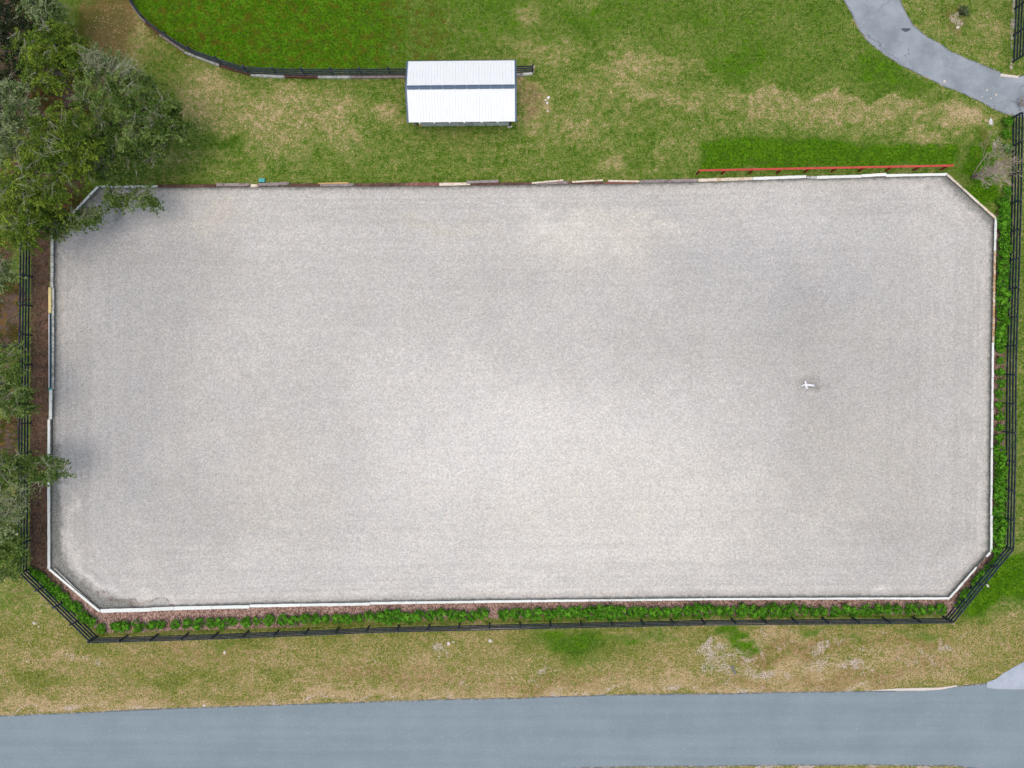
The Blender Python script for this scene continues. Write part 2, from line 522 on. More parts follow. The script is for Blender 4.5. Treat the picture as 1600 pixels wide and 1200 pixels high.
# ------------------------------------------------------------------ ground masks (in photo pixels on the ground plane)
def seg_dist(X, Y, pts):
    best = np.full(X.shape, 1e9)
    for (x0, y0), (x1, y1) in zip(pts, pts[1:]):
        dx, dy = x1 - x0, y1 - y0
        t = np.clip(((X - x0) * dx + (Y - y0) * dy) / (dx * dx + dy * dy + 1e-9), 0, 1)
        best = np.minimum(best, np.hypot(X - x0 - t * dx, Y - y0 - t * dy))
    return best


def inside(X, Y, poly):
    r = np.zeros(X.shape, bool)
    n = len(poly)
    for i in range(n):
        x0, y0 = poly[i]; x1, y1 = poly[(i + 1) % n]
        if y0 == y1: continue
        c = ((y0 > Y) != (y1 > Y)) & (X < (x1 - x0) * (Y - y0) / (y1 - y0) + x0)
        r ^= c
    return r


def polyfill(A, X, Y, poly, val, soft=6.0):
    d = seg_dist(X, Y, poly + [poly[0]])
    sd = np.where(inside(X, Y, poly), d, -d)
    w = np.clip(sd / soft + 0.5, 0, 1)
    A[:] = A * (1 - w) + val * w


def blob(A, X, Y, cx, cy, rx, ry, val, add=False):
    d = np.sqrt(((X - cx) / rx) ** 2 + ((Y - cy) / ry) ** 2)
    w = np.clip(1.4 * (1 - d), 0, 1); w = w * w * (3 - 2 * w)
    if add: A += w * val
    else: A[:] = A * (1 - w) + val * w


def stroke(A, X, Y, pts, wd, val, add=False):
    d = seg_dist(X, Y, pts) / wd
    w = np.clip(1.0 - d, 0, 1); w = w * w * (3 - 2 * w)
    if add: A += w * val
    else: A[:] = A * (1 - w) + val * w


def warp(X, Y, a=9.0):
    U = X + a * (np.sin(X * .031 + Y * .017) + .6 * np.sin(Y * .073 + 1.7 + X * .02) + .4 * np.sin(X * .13 - Y * .11))
    V = Y + a * (np.sin(Y * .035 - X * .013 + 2) + .6 * np.sin(X * .067 + .4 - Y * .03) + .4 * np.sin(X * .12 + Y * .15))
    return U, V


gx = np.concatenate([np.linspace(-400, -60, 14), np.linspace(-46, 46, 420), np.linspace(60, 400, 14)])
gy = np.concatenate([np.linspace(-400, -50, 14), np.linspace(-36, 36, 330), np.linspace(50, 400, 14)])
GX, GY = np.meshgrid(gx, gy)
PX, PY = GX / S + 800, 600 - GY / S
U, V = warp(PX, PY)
dry = np.full(PX.shape, 0.32); lush = np.zeros(PX.shape); bare = np.zeros(PX.shape)
mulch = np.zeros(PX.shape); soil = np.zeros(PX.shape); rust = np.zeros(PX.shape); mdark = np.zeros(PX.shape)
# dry straw
for a in [(190, 50, 80, 90, .72), (170, 110, 50, 40, .78), (305, 145, 60, 60, .66), (250, 250, 60, 40, .6), (420, 190, 130, 70, .58), (340, 170, 60, 50, .6),
          (520, 185, 70, 50, .64), (545, 215, 50, 28, .6), (350, 215, 55, 22, .2), (470, 150, 70, 18, .5), (450, 262, 60, 18, .28),
          (540, 262, 60, 18, .3), (610, 175, 25, 30, .62), (720, 240, 140, 35, .34), (700, 215, 70, 14, .3),
          (830, 165, 28, 40, .72), (815, 130, 20, 18, .8), (900, 190, 60, 30, .55), (990, 105, 90, 44, .58), (920, 150, 90, 40, .5), (1060, 150, 90, 26, .62),
          (1180, 155, 130, 28, .58), (1280, 175, 130, 26, .58), (1400, 178, 130, 26, .62), (1510, 190, 70, 30, .78), (1440, 215, 40, 20, .6),
          (1000, 230, 100, 40, .3), (1030, 235, 26, 12, .5), (880, 250, 80, 30, .3), (960, 250, 30, 14, .6), (830, 10, 40, 30, .7), (760, 50, 60, 40, .45),
          (860, 80, 70, 40, .5), (1500, 55, 80, 40, .42), (1545, 70, 30, 60, .5), (1500, 110, 60, 12, .45)]:
    blob(dry, U, V, *a)
polyfill(dry, U, V, [(-200, 985), (150, 1005), (800, 978), (1480, 970), (1700, 960), (1700, 1300), (-200, 1300)], .6, 12)
for a in [(60, 1065, 70, 22, .25), (280, 1055, 110, 16, .3), (430, 1058, 60, 16, .3), (380, 1010, 50, 18, .3), (520, 1010, 60, 12, .5), (650, 1050, 120, 35, .75), (900, 1010, 150, 45, .2), (1180, 990, 130, 12, .3),
          (760, 1075, 90, 20, .8), (180, 1085, 120, 10, .75), (60, 990, 60, 20, .5), (1250, 1050, 160, 30, .85), (1450, 1030, 120, 35, .85), (1080, 1060, 80, 20, .95),
          (1540, 1000, 50, 30, .6), (1200, 1000, 70, 20, .8), (1350, 1005, 60, 15, .55), (120, 1020, 40, 14, .8), (600, 1000, 70, 12, .45)]:
    blob(dry, U, V, *a)
polyfill(dry, U, V, [(-200, 905), (60, 895), (150, 990), (120, 1010), (-200, 990)], .5, 14)
for pts, w_, v_ in [([(850, 20), (900, 90), (1000, 150), (1150, 190), (1350, 205)], 7, .16), ([(880, 10), (935, 80), (1030, 135), (1160, 172)], 6, -.14), ([(1015, 66), (1130, 124), (1260, 150), (1420, 168)], 7, .2),
                    ([(1100, 118), (1260, 142), (1430, 160), (1540, 178)], 6, -.12), ([(840, 175), (960, 200), (1090, 205)], 6, .12), ([(640, 215), (760, 222), (900, 214)], 6, .12),
                    ([(430, 150), (430, 270)], 7, -.12), ([(462, 140), (462, 272)], 6, .12), ([(496, 140), (496, 272)], 6, -.1), ([(390, 150), (392, 270)], 7, .1)]:
    stroke(dry, U, V, pts, w_, v_, add=True)
stroke(dry, PX, V, [(-50, 1108), (300, 1098), (700, 1084), (1000, 1074), (1380, 1068), (1500, 1058)], 14, .9)
# bright lush grass
polyfill(lush, PX, PY, [(204, -40), (204, 0), (213, 14), (251, 52), (291, 80), (345, 99), (393, 112), (640, 112), (640, -40)], .95, 6)
lush *= 1 - .45 * np.clip((PX - 480) / 200, 0, 1)
polyfill(lush, U, V, [(630, 112), (720, 108), (860, 60), (940, -40), (630, -40)], .5, 60)
polyfill(lush, U, V, [(880, -60), (1015, 66), (1130, 122), (1250, 135), (1420, 160), (1470, 135), (1320, 40), (1300, -60)], .42, 12)
for a in [(930, 30, 90, 36, .55), (860, 50, 60, 24, .45), (1160, 100, 100, 30, .6), (1100, 50, 130, 50, .48), (1380, 110, 80, 40, .62), (1420, 130, 70, 24, .6), (1080, 60, 30, 14, .3)]:
    blob(lush, U, V, *a)
polyfill(lush, PX + 2 * np.sin(PY * .2), PY + 3 * np.sin(PX * .05) + 2 * np.sin(PX * .13), [(1093, 216), (1180, 210), (1300, 216), (1400, 224), (1500, 218), (1555, 230), (1568, 330), (1548, 320), (1486, 262), (1093, 270)], .78, 20)
for a in [(1530, 300, 22, 30, 1.0), (1505, 235, 20, 25, .35), (700, 265, 120, 18, .35), (560, 258, 60, 20, .4), (455, 240, 40, 14, .4), (370, 215, 40, 14, .35),
           (1000, 262, 90, 12, .45), (1040, 185, 60, 14, .4), (960, 165, 50, 14, .35), (700, 222, 80, 12, .25), (120, 50, 14, 50, .5)]:
    blob(lush, U, V, *a)
for a in [(890, 1005, 110, 45, .72), (1010, 988, 110, 20, .65), (930, 1040, 60, 20, .45), (830, 985, 40, 10, .6), (1150, 990, 40, 14, .85), (1160, 1008, 34, 14, .9), (1260, 993, 46, 12, .75), (1430, 985, 60, 12, .6),
          (1305, 985, 40, 9, .5), (1352, 1002, 30, 10, .75), (1225, 1024, 10, 7, .8), (360, 1015, 30, 14, .45), (560, 995, 50, 10, .3), (1590, 900, 75, 70, .98), (1545, 935, 60, 40, .95), (1500, 950, 26, 12, .6),
          (60, 940, 60, 20, .25), (100, 960, 30, 12, .3), (40, 1070, 40, 14, .3), (260, 1062, 40, 8, .3)]:
    blob(lush, U, V, *a)
stroke(lush, U, V, [(1592, 360), (1590, 600), (1588, 760)], 10, .35)
stroke(lush, PX, V, [(700, 978), (500, 986), (300, 994)], 7, .3)
lush *= 1 - .22 * np.clip((PY - 960) / 20, 0, 1) * np.clip((1480 - PX) / 40, 0, 1)
# rusty patches inside the paddock
polyfill(rust, U, V, [(204, -40), (270, 40), (400, 95), (560, 112), (700, 90), (700, -40)], .8, 20)
blob(rust, U, V, 300, 60, 130, 50, 1.0)
stroke(rust, U, V, [(300, 70), (380, 98), (450, 104)], 12, 1.0)
# bare sandy earth
polyfill(bare, U, V, [(-200, 985), (150, 1008), (800, 984), (1480, 976), (1700, 1000), (1700, 1300), (-200, 1300)], .15, 20)
polyfill(bare, U, V, [(1060, 985), (1500, 978), (1540, 1020), (1480, 1075), (1040, 1085)], .42, 30)
blob(bare, U, V, 870, 1010, 150, 40, 0)
for a in [(700, 1012, 45, 16, .6), (780, 1055, 60, 12, .55), (720, 1060, 40, 10, .5), (1110, 1005, 40, 22, .72), (1150, 1030, 55, 24, .78), (1180, 1040, 40, 14, .75), (1235, 995, 50, 10, .5),
          (1290, 1040, 40, 14, .6), (1335, 1050, 30, 12, .75), (1300, 1015, 80, 10, .6), (1450, 1030, 40, 16, .6), (1465, 1012, 60, 8, .6), (130, 1018, 40, 12, .6), (30, 955, 24, 12, .5), (600, 1025, 60, 16, .45),
          (860, 1060, 60, 8, .55), (170, 20, 30, 20, .3), (1530, 185, 30, 14, .5), (1500, 30, 12, 15, .8), (320, 1075, 30, 8, .5), (410, 1068, 40, 10, .5), (480, 1060, 40, 10, .5),
          (1430, 268, 60, 5, .7), (1520, 150, 20, 6, .6)]:
    blob(bare, U, V, *a)
stroke(bare, U, V, [(1592, 430), (1590, 690)], 6, .45)
stroke(bare, PX, V, [(-50, 1118), (300, 1107), (600, 1094), (1000, 1083), (1380, 1078)], 5, .78)
stroke(dry, PX, V, [(-50, 1118), (300, 1107), (600, 1094), (1000, 1083), (1380, 1078)], 6, 1.0)
stroke(bare, PX, V, [(1320, -10), (1350, 55), (1405, 102), (1500, 148), (1570, 182)], 6, .6)
stroke(bare, PX, V, [(1580, 100), (1586, -30)], 7, .8)
stroke(bare, U, V, [(1410, 0), (1440, 50), (1500, 90), (1560, 114)], 5, .4)
stroke(bare, PX, V, [(1000, 1199), (1200, 1198), (1500, 1198)], 8, .9)
stroke(bare, U, V, [(1555, 195), (1568, 250), (1572, 320)], 12, .7)
stroke(bare, U, V, [(1556, 240), (1562, 300)], 9, .6)
# brown dormant grass
brown = np.zeros(PX.shape)
verge = np.clip((PY - 940) / 40, 0, 1)
for a in [(165, 40, 95, 110, 1.0), (190, 120, 80, 60, .75), (250, 120, 70, 80, .45), (250, 200, 60, 80, .4), (828, 165, 26, 40, .6), (110, 100, 60, 60, .8), (60, 1075, 120, 20, .35), (300, 1030, 260, 26, .5), (620, 1050, 220, 36, .6), (300, 1085, 300, 16, .5), (860, 1070, 200, 20, .6),
          (1240, 1020, 190, 26, .7), (1330, 1062, 200, 20, .68), (1450, 1035, 100, 40, .62), (1150, 1062, 120, 18, .6), (1420, 1000, 140, 20, .6), (40, 930, 70, 26, .5), (1590, 1010, 40, 30, .4), (1495, 30, 30, 34, .6), (1540, 225, 20, 40, .6), (1300, 975, 160, 10, .5), (450, 1075, 120, 14, .3)]:
    blob(brown, U, V, *a)
# soil below the trees
for a in [(10, 60, 110, 120, 1.0), (60, 160, 150, 110, .8), (60, 290, 130, 110, .9), (10, 470, 45, 160, .85), (10, 680, 45, 140, .8), (10, 830, 45, 90, .5), (190, 210, 60, 50, .5), (200, 160, 60, 50, .4)]:
    blob(soil, U, V, *a)
# mulch strips
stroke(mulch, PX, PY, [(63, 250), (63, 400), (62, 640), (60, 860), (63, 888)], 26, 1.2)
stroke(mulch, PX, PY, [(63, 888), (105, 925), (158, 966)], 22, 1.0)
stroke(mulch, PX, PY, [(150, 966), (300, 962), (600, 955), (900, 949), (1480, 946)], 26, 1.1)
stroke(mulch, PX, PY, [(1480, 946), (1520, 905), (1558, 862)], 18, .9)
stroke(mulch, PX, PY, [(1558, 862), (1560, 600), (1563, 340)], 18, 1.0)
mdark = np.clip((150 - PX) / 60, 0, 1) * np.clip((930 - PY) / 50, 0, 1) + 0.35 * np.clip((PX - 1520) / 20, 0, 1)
# green growing over the outer side of the mulch
stroke(mulch, U, PY, [(520, 981), (700, 977), (900, 971), (1470, 964)], 9, .25)
stroke(mulch, PX, PY, [(165, 984), (300, 979), (470, 974)], 11, .85)
nx, ny = len(gx), len(gy)
idx = np.arange(nx * ny).reshape(ny, nx)
F = np.stack([idx[:-1, :-1], idx[:-1, 1:], idx[1:, 1:], idx[1:, :-1]], -1).reshape(-1, 4)
Vv = np.stack([GX, GY, np.zeros_like(GX)], -1).reshape(-1, 3)
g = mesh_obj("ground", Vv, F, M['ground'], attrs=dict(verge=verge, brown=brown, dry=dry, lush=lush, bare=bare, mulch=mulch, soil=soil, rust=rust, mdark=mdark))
tag(g, kind="structure")


# ------------------------------------------------------------------ tufts of grass, coloured by the same masks
def sample(A, X, Y):
    fx = np.interp(X, gx, np.arange(len(gx))); fy = np.interp(Y, gy, np.arange(len(gy)))
    return A[np.round(fy).astype(int), np.round(fx).astype(int)]


def tufts():
    r = np.random.default_rng(5)
    n = 420000
    X = r.uniform(-44, 44, n); Y = r.uniform(-33, 33, n)
    px = X / S + 800; py = 600 - Y / S
    keep = ~inside(px, py, [(60, 380), (150, 286), (1480, 268), (1560, 338), (1575, 860), (1487, 975), (150, 1002), (46, 895)])
    keep &= ~inside(px, py, [(-200, 1128), (0, 1115), (400, 1100), (900, 1084), (1250, 1078), (1495, 1069), (1600, 1030), (1800, 1000), (1800, 1400), (-200, 1400)])
    keep &= ~inside(px, py, [(1306, -50), (1316, 0), (1330, 22), (1358, 67), (1405, 102), (1475, 138), (1555, 175), (1700, 190), (1700, 100), (1590, 119), (1515, 91), (1442, 48), (1409, 0), (1394, -50)])
    keep &= sample(bare, X, Y) < r.uniform(.2, 1.0, n)
    keep &= sample(soil, X, Y) < r.uniform(.1, .9, n)
    # clumpy
    cl = np.sin(X * 3.1 + 2 * np.sin(Y * 2.3)) * np.sin(Y * 3.7 + 2 * np.sin(X * 1.9)) + .6 * np.sin(X * 7.3 + Y * 5.1) * np.sin(Y * 8.1 - X * 4.4)
    keep &= cl > r.uniform(-1.2, .8, n)
    X, Y = X[keep], Y[keep]; n = len(X)
    keep = sample(brown, X, Y) < r.uniform(.1, 2.4, n)
    X, Y = X[keep], Y[keep]; n = len(X)
    d = sample(dry, X, Y) + r.normal(size=n) * .22 - .9 * sample(lush, X, Y) + .12 * np.sin(X * .9 + 1.3 * np.sin(Y * .7)) + .16 * sample(verge, X, Y)
    nrm = r.normal(size=(n, 3)) * .8; nrm[:, 2] = np.abs(nrm[:, 2]) + .7
    nrm /= np.linalg.norm(nrm, axis=1)[:, None]
    t = r.normal(size=(n, 3)); t -= (t * nrm).sum(1)[:, None] * nrm; t /= np.linalg.norm(t, axis=1)[:, None]
    bt = np.cross(nrm, t)
    s = r.uniform(.028, .072, n)[:, None]
    P = np.stack([X, Y, r.uniform(.02, .05, n)], 1)
    V = np.stack([P - t * s, P + bt * s * .5, P + t * s, P - bt * s * .5], 1)
    V[..., 2] = np.maximum(V[..., 2], .004)
    return V.reshape(-1, 3), np.arange(n * 4).reshape(-1, 4), np.repeat(np.clip(d * .8 + .28, 0, 1), 4)


V_, F_, T_ = tufts()
tag(mesh_obj("grass", V_, F_, M['tuft'], attrs=dict(tint=T_)), kind="stuff")


# ------------------------------------------------------------------ strips between two edges (road, driveway)
def resample(pts, n):
    pts = np.array(pts, float)
    d = np.r_[0, np.cumsum(np.hypot(*np.diff(pts, axis=0).T))]
    t = np.linspace(0, d[-1], n)
    return np.stack([np.interp(t, d, pts[:, 0]), np.interp(t, d, pts[:, 1])], -1)


def smoothpts(p, k=3):
    p = p.copy()
    for _ in range(k):
        p[1:-1] = 0.25 * p[:-2] + 0.5 * p[1:-1] + 0.25 * p[2:]
    return p


def strip(name, e0, e1, mat, z=0.012, n=400, m=24, jit=1.0, smooth=6, j1=None):
    a = smoothpts(resample(e0, n), smooth); c = smoothpts(resample(e1, n), smooth)
    def wob(k):
        r = np.zeros(n)
        for q in (3, 6, 12, 25):
            w = np.interp(np.arange(n), np.linspace(0, n, max(4, n // q)), rng.normal(size=max(4, n // q)))
            r += w * (q / 12) ** 0.6
        return r * k
    wa = wob(jit * .35); wc = wob((jit if j1 is None else j1) * .35)
    d = (c - a) / np.linalg.norm(c - a, axis=1)[:, None]
    a = a + d * wa[:, None]; c = c + d * wc[:, None]
    t = np.linspace(0, 1, m)
    P = a[:, None, :] * (1 - t)[None, :, None] + c[:, None, :] * t[None, :, None]
    wd = np.linalg.norm(c - a, axis=1)[:, None] * S
    ed = np.minimum(t[None, :], 1 - t[None, :]) * wd
    edge = np.clip(1 - ed / 0.35, 0, 1)
    X = (P[..., 0] - 800) * S; Y = (600 - P[..., 1]) * S
    Vx = np.stack([X, Y, np.full(X.shape, z)], -1).reshape(-1, 3)
    ii = np.arange(n * m).reshape(n, m)
    Fx = np.stack([ii[:-1, :-1], ii[1:, :-1], ii[1:, 1:], ii[:-1, 1:]], -1).reshape(-1, 4)
    return tag(mesh_obj(name, Vx, Fx, mat, attrs=dict(edge=edge)), kind="structure")


strip("road", [(-3000, 1240), (-500, 1136), (0, 1117.5), (200, 1109), (400, 1102), (600, 1095), (760, 1091), (900, 1087), (1100, 1083), (1250, 1081), (1380, 1079.5), (1460, 1077.5), (1500, 1072), (1530, 1068), (1560, 1066), (1700, 1066), (2400, 1062), (4000, 1040)],
      [(-3000, 1370), (-500, 1262), (0, 1240), (400, 1218), (800, 1203), (1050, 1197.5), (1250, 1196.5), (1480, 1196.5), (1520, 1201), (1600, 1203), (1700, 1200), (2400, 1190), (4000, 1170)], M['road'], n=2600, m=26, jit=.8, smooth=3, z=.012)
# the two driveway edges; near the right side the drive runs on beyond the frame
strip("driveway", [(1296, -120), (1306, -50), (1318, 0), (1330, 20), (1345, 50), (1358, 65), (1378, 82), (1405, 100), (1440, 118), (1475, 136), (1505, 147), (1530, 160), (1555, 173), (1575, 180), (1620, 186), (1800, 190)],
      [(1385, -120), (1394, -50), (1407, 0), (1415, 18), (1428, 38), (1442, 51), (1462, 64), (1490, 82), (1515, 93), (1545, 105), (1562, 113), (1578, 119), (1590, 121), (1606, 116), (1650, 108), (1800, 105)], M['drive'], n=420, m=22, jit=1.3, smooth=5, z=.012)
strip("apron", [(1542, 1066), (1556, 1061), (1570, 1051), (1585, 1042), (1600, 1034), (1640, 1012), (1700, 960)],
      [(1542, 1075), (1560, 1077), (1580, 1077), (1600, 1077), (1650, 1077), (1760, 1075), (1900, 1070)], M['concrete'], n=120, m=14, jit=.6, smooth=3, z=.020)
# white concrete lip along the verge
strip("road_lip", [(1364, 1078.2), (1400, 1075.8), (1440, 1074.6), (1470, 1073.6), (1495, 1070.4)], [(1364, 1079.2), (1400, 1079), (1440, 1078.6), (1470, 1077), (1495, 1072.4)], M['stone'], n=60, m=4, jit=.5, smooth=2, z=.03)

# ------------------------------------------------------------------ arena surface
KH = 0.40
top_chain = [(82, 368), (152, 292), (400, 290.5), (650, 289), (900, 286), (1091, 282), (1260, 276.8), (1480, 272.8), (1556, 341)]
bot_chain = [(77.5, 888), (157, 954.5), (272, 950.5), (390, 947.5), (600, 943), (900, 939), (1100, 936.5), (1400, 935.2), (1483, 935), (1548.5, 862)]
KS = 1 / (1 + KH / (H - KH))


def gnd(p):   # kickboard top seen at p -> foot pixel on the ground
    return (800 + (p[0] - 800) * KS, 600 + (p[1] - 600) * KS)


tg = [gnd(p) for p in top_chain]; bgc = [gnd(p) for p in bot_chain]
nu, nv = 560, 260
uu = np.linspace(0, 1, nu)
tx = tg[0][0] + uu * (tg[-1][0] - tg[0][0]); ty = np.interp(tx, [p[0] for p in tg], [p[1] for p in tg])
bx_ = bgc[0][0] + uu * (bgc[-1][0] - bgc[0][0]); by = np.interp(bx_, [p[0] for p in bgc], [p[1] for p in bgc])
vv = np.linspace(0, 1, nv)[:, None]
AX = tx[None] * (1 - vv) + bx_[None] * vv; AY = ty[None] * (1 - vv) + by[None] * vv
per = tg + bgc[::-1] + [tg[0]]
dper = seg_dist(AX, AY, per) * S
diag = np.minimum.reduce([seg_dist(AX, AY, [tg[0], tg[1]]), seg_dist(AX, AY, [tg[-2], tg[-1]]), seg_dist(AX, AY, [bgc[0], bgc[1]]), seg_dist(AX, AY, [bgc[-2], bgc[-1]])]) * S
AU, AV = warp(AX, AY, 14)
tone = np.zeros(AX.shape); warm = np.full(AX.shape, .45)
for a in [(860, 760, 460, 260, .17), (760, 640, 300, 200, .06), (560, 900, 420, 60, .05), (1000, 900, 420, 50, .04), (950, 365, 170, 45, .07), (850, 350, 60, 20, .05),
          (1150, 480, 240, 200, -.06), (1060, 560, 120, 60, -.04), (1380, 600, 260, 360, -.11), (1420, 860, 200, 90, -.06), (1250, 490, 70, 60, -.03), (120, 560, 330, 420, -.16), (240, 400, 220, 80, -.06),  # left end darkened: tree shade and lens falloff painted into the footing colour
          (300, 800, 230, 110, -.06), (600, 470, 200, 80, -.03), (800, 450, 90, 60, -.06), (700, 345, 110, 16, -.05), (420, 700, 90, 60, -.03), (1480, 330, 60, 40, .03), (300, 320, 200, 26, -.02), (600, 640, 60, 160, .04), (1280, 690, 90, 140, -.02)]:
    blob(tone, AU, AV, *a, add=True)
for pts, w_, v_ in [([(95, 770), (97, 840), (112, 880), (150, 912), (200, 930), (320, 938)], 11, .17), ([(150, 840), (170, 880), (220, 905)], 12, .06), ([(118, 850), (140, 890), (190, 918)], 5, -.05),
                    ([(103, 400), (99, 460), (96, 560)], 6, .06), ([(93, 400), (91, 540)], 5, -.08),
                    ([(648, 540), (645, 590), (650, 680), (668, 720)], 9, .05), ([(402, 520), (408, 620), (405, 700), (430, 780), (455, 815)], 11, .06), ([(800, 700), (790, 760), (810, 800)], 9, .05), ([(960, 640), (980, 740), (1080, 700)], 9, .03),
                    ([(1400, 292), (1460, 302), (1510, 345), (1535, 400), (1536, 700), (1510, 850), (1460, 905), (1380, 925)], 14, .06), ([(1300, 300), (1400, 318), (1450, 335)], 12, -.05),
                    ([(240, 945), (600, 935), (1000, 928), (1400, 926)], 12, .06), ([(420, 600), (330, 340), (650, 340)], 10, -.02), ([(810, 335), (920, 360), (960, 400), (1060, 360)], 14, .05)]:
    stroke(tone, AU, AV, pts, w_, v_, add=True)
for a in [(950, 370, 200, 60, .9), (430, 760, 120, 140, .75), (1000, 800, 400, 150, .75), (1350, 750, 200, 150, .7), (700, 345, 110, 22, 1.0), (200, 400, 140, 200, .05), (180, 700, 130, 200, .1), (1250, 420, 260, 120, .15), (350, 340, 70, 18, .9)]:
    blob(warm, AU, AV, *a)
blob(tone, AX, AY, 1266, 600, 34, 18, -.16, add=True)  # shade round the white cross, painted into the footing
dg = lambda c, k, r_, v: np.clip(1 - seg_dist(AX, AY, [c[k], c[k + 1]]) * S / r_, 0, 1) * v
algae_shade = np.maximum.reduce([dg(tg, 0, 1.5, .9), dg(tg, len(tg) - 2, 1.3, .85), dg(bgc, 0, 1.6, 1.1), dg(bgc, len(bgc) - 2, .7, .7)])
left_d = (AX - 78) * S
algae_shade = np.maximum(algae_shade, np.clip(1 - left_d / 0.8, 0, 1) * 1.0)  # left band: shade of the boards painted in with the grime
algae_shade = np.maximum(algae_shade, np.clip(1 - dper / 0.55, 0, 1) * .85)
blob(algae_shade, AU, AV, 160, 320, 30, 36, .6)
blob(algae_shade, AU, AV, 1460, 290, 60, 12, .35)
rim = np.clip(1 - dper / 0.35, 0, 1) * .75
blob(rim, AU, AV, 90, 385, 9, 22, .95)
blob(rim, AU, AV, 190, 945, 70, 12, .85)
blob(rim, AU, AV, 250, 947, 160, 7, .75)
blob(algae_shade, AU, AV, 1268, 598, 26, 13, .5)  # more painted shade round the white cross, through the grime mask
algae_shade = np.maximum(algae_shade, np.clip(1 - seg_dist(AX, AY, [(84, 700), (88, 860), (108, 905), (150, 938), (200, 946)]) / 20, 0, 1) * 1.0)
# gentle relief: a berm where hooves throw the footing against the boards
relief = 0.03 + 0.10 * np.clip(1 - dper / 0.7, 0, 1) ** 2
relief += 0.05 * np.exp(-((seg_dist(AX, AY, [(97, 840), (112, 880), (150, 912), (220, 932)]) * S - .1) / .45) ** 2)
rs = np.zeros(AX.shape)
for i in range(14):
    th = rng.uniform(0, 6.28); k = rng.uniform(.06, .4)
    rs += np.sin(AX * k * math.cos(th) + AY * k * math.sin(th) + rng.uniform(0, 6.28)) * .0018 / k * .12
relief += rs + .012
AW = np.stack([(AX - 800) * S, (600 - AY) * S, np.maximum(relief, .02)], -1)[::-1].reshape(-1, 3)
flip = lambda A: A[::-1]
ii = np.arange(nu * nv).reshape(nv, nu)
AF = np.stack([ii[:-1, :-1], ii[:-1, 1:], ii[1:, 1:], ii[1:, :-1]], -1).reshape(-1, 4)
ar = mesh_obj("arena_footing", AW, AF, M['arena'], smooth=True, attrs=dict(dper=flip(dper), tone=flip(tone), algae_shade=flip(algae_shade), warm=flip(warm), rim=flip(rim)))
tag(ar, kind="structure")

# ------------------------------------------------------------------ kickboards round the arena
def kick_run(label, chain, caps, facemat, step=50.0):
    """chain: pixel polyline of the wall top; caps: (x0,y0,x1,y1,width_px,material,label,dz)"""
    a = W(*gnd(chain[0])); b_ = W(*gnd(chain[-1]))
    root = empty("arena_kickboard", (a + b_) / 2, label, "kickboard wall")
    o = root.location
    for p, q in zip(chain, chain[1:]):
        P0, Q0 = W(*gnd(p)), W(*gnd(q))
        L = (Q0 - P0).length; n = max(1, round(L / (step * S)))
        for i in range(n):
            s0 = P0.lerp(Q0, i / n); s1 = P0.lerp(Q0, (i + 1) / n)
            gap = (s1 - s0).normalized() * .012
            mb = MB().beam(s0 + gap + Vector((0, 0, KH / 2 - .02)), s1 - gap + Vector((0, 0, KH / 2 - .02)), .05, KH - .04)
            mb.v = [v - o for v in mb.v]
            mb.build("side_board", facemat, root)
    for c in caps:
        x0, y0, x1, y1, w, mt = c[:6]
        dz = c[7] if len(c) > 7 else 0.0
        z = KH + dz
        A, B = W(x0, y0, z), W(x1, y1, z)
        n = max(2, int((B - A).length / .35))
        g_ = (B - A).normalized() * .015
        mb = MB().beam(A + g_, B - g_, w * S, .04, n=n, jit=.012)
        mb.v = [v - o for v in mb.v]
        ob = mb.build("cap_board", M[mt], root)
        if len(c) > 6 and c[6]: ob["label"] = c[6]
    return root


kick_run("long kickboard wall on the shed side, rotten brown caps at left, white caps at right",
         top_chain[1:-1],
         [(154, 291.5, 200, 291.6, 3.2, 'white', "chipped white cap board under the tree"), (200, 291.6, 246, 291, 3.2, 'white', "chipped white cap board under the tree"),
          (246, 290.6, 296, 290.4, 4.2, 'brown', "rotten brown cap board"), (296, 290.4, 338, 290, 4.2, 'brown', "rotten brown cap board"),
          (338, 288.6, 390, 288.4, 4.2, 'greywood', "weathered grey cap board", .02), (391.5, 290, 403, 290.2, 4.6, 'cream', "short cream cap board"),
          (402, 288.6, 452, 286.4, 4.6, 'greywood', "weathered grey cap board lying crooked", .045), (453, 289, 500, 288.8, 4.6, 'brown', "rotten brown cap board"),
          (500, 288.8, 553, 288.4, 4.4, 'greywood', "weathered grey cap board"), (554, 288.8, 605, 288.2, 4.6, 'brown', "rotten brown cap board"),
          (606, 288.2, 634, 288, 4.6, 'brown', "rotten brown cap board"), (634, 288, 686, 287.6, 5, 'redwood', "reddish brown peeling cap board"),
          (686, 288, 735, 287, 4.4, 'cream', "cream cap board"), (735, 288, 783, 287.2, 3.4, 'brown', "rotten brown cap board"), (783, 287, 835, 286.4, 3.4, 'brown', "rotten brown cap board"),
          (836, 286.6, 888, 285, 4.0, 'greywood', "weathered grey cap board"), (888, 285.4, 942, 285.6, 3.4, 'brown', "rotten brown cap board"),
          (944, 285.8, 999, 284.6, 3.4, 'redwood', "broken brown cap board"), (999, 283.6, 1040, 282.6, 4.4, 'greywood', "weathered grey cap board"),
          (1040, 282.8, 1091, 281.6, 4.4, 'greywood', "weathered grey cap board"), (1091, 281.6, 1176, 279, 4.6, 'cream', "long cream cap board"),
          (1176, 279, 1260, 275.9, 4.4, 'white_clean', "white cap board"), (1261, 277, 1276, 277, 3.8, 'lichen', "grey stained cap board"),
          (1276, 277.2, 1346, 275.4, 4.4, 'white_clean', "white cap board"), (1346, 274.8, 1385, 272.6, 4.4, 'white_clean', "white cap board lying crooked", .045), (1384, 274.2, 1480, 272.4, 4.0, 'white_clean', "white cap board")],
         M['facebrown'])
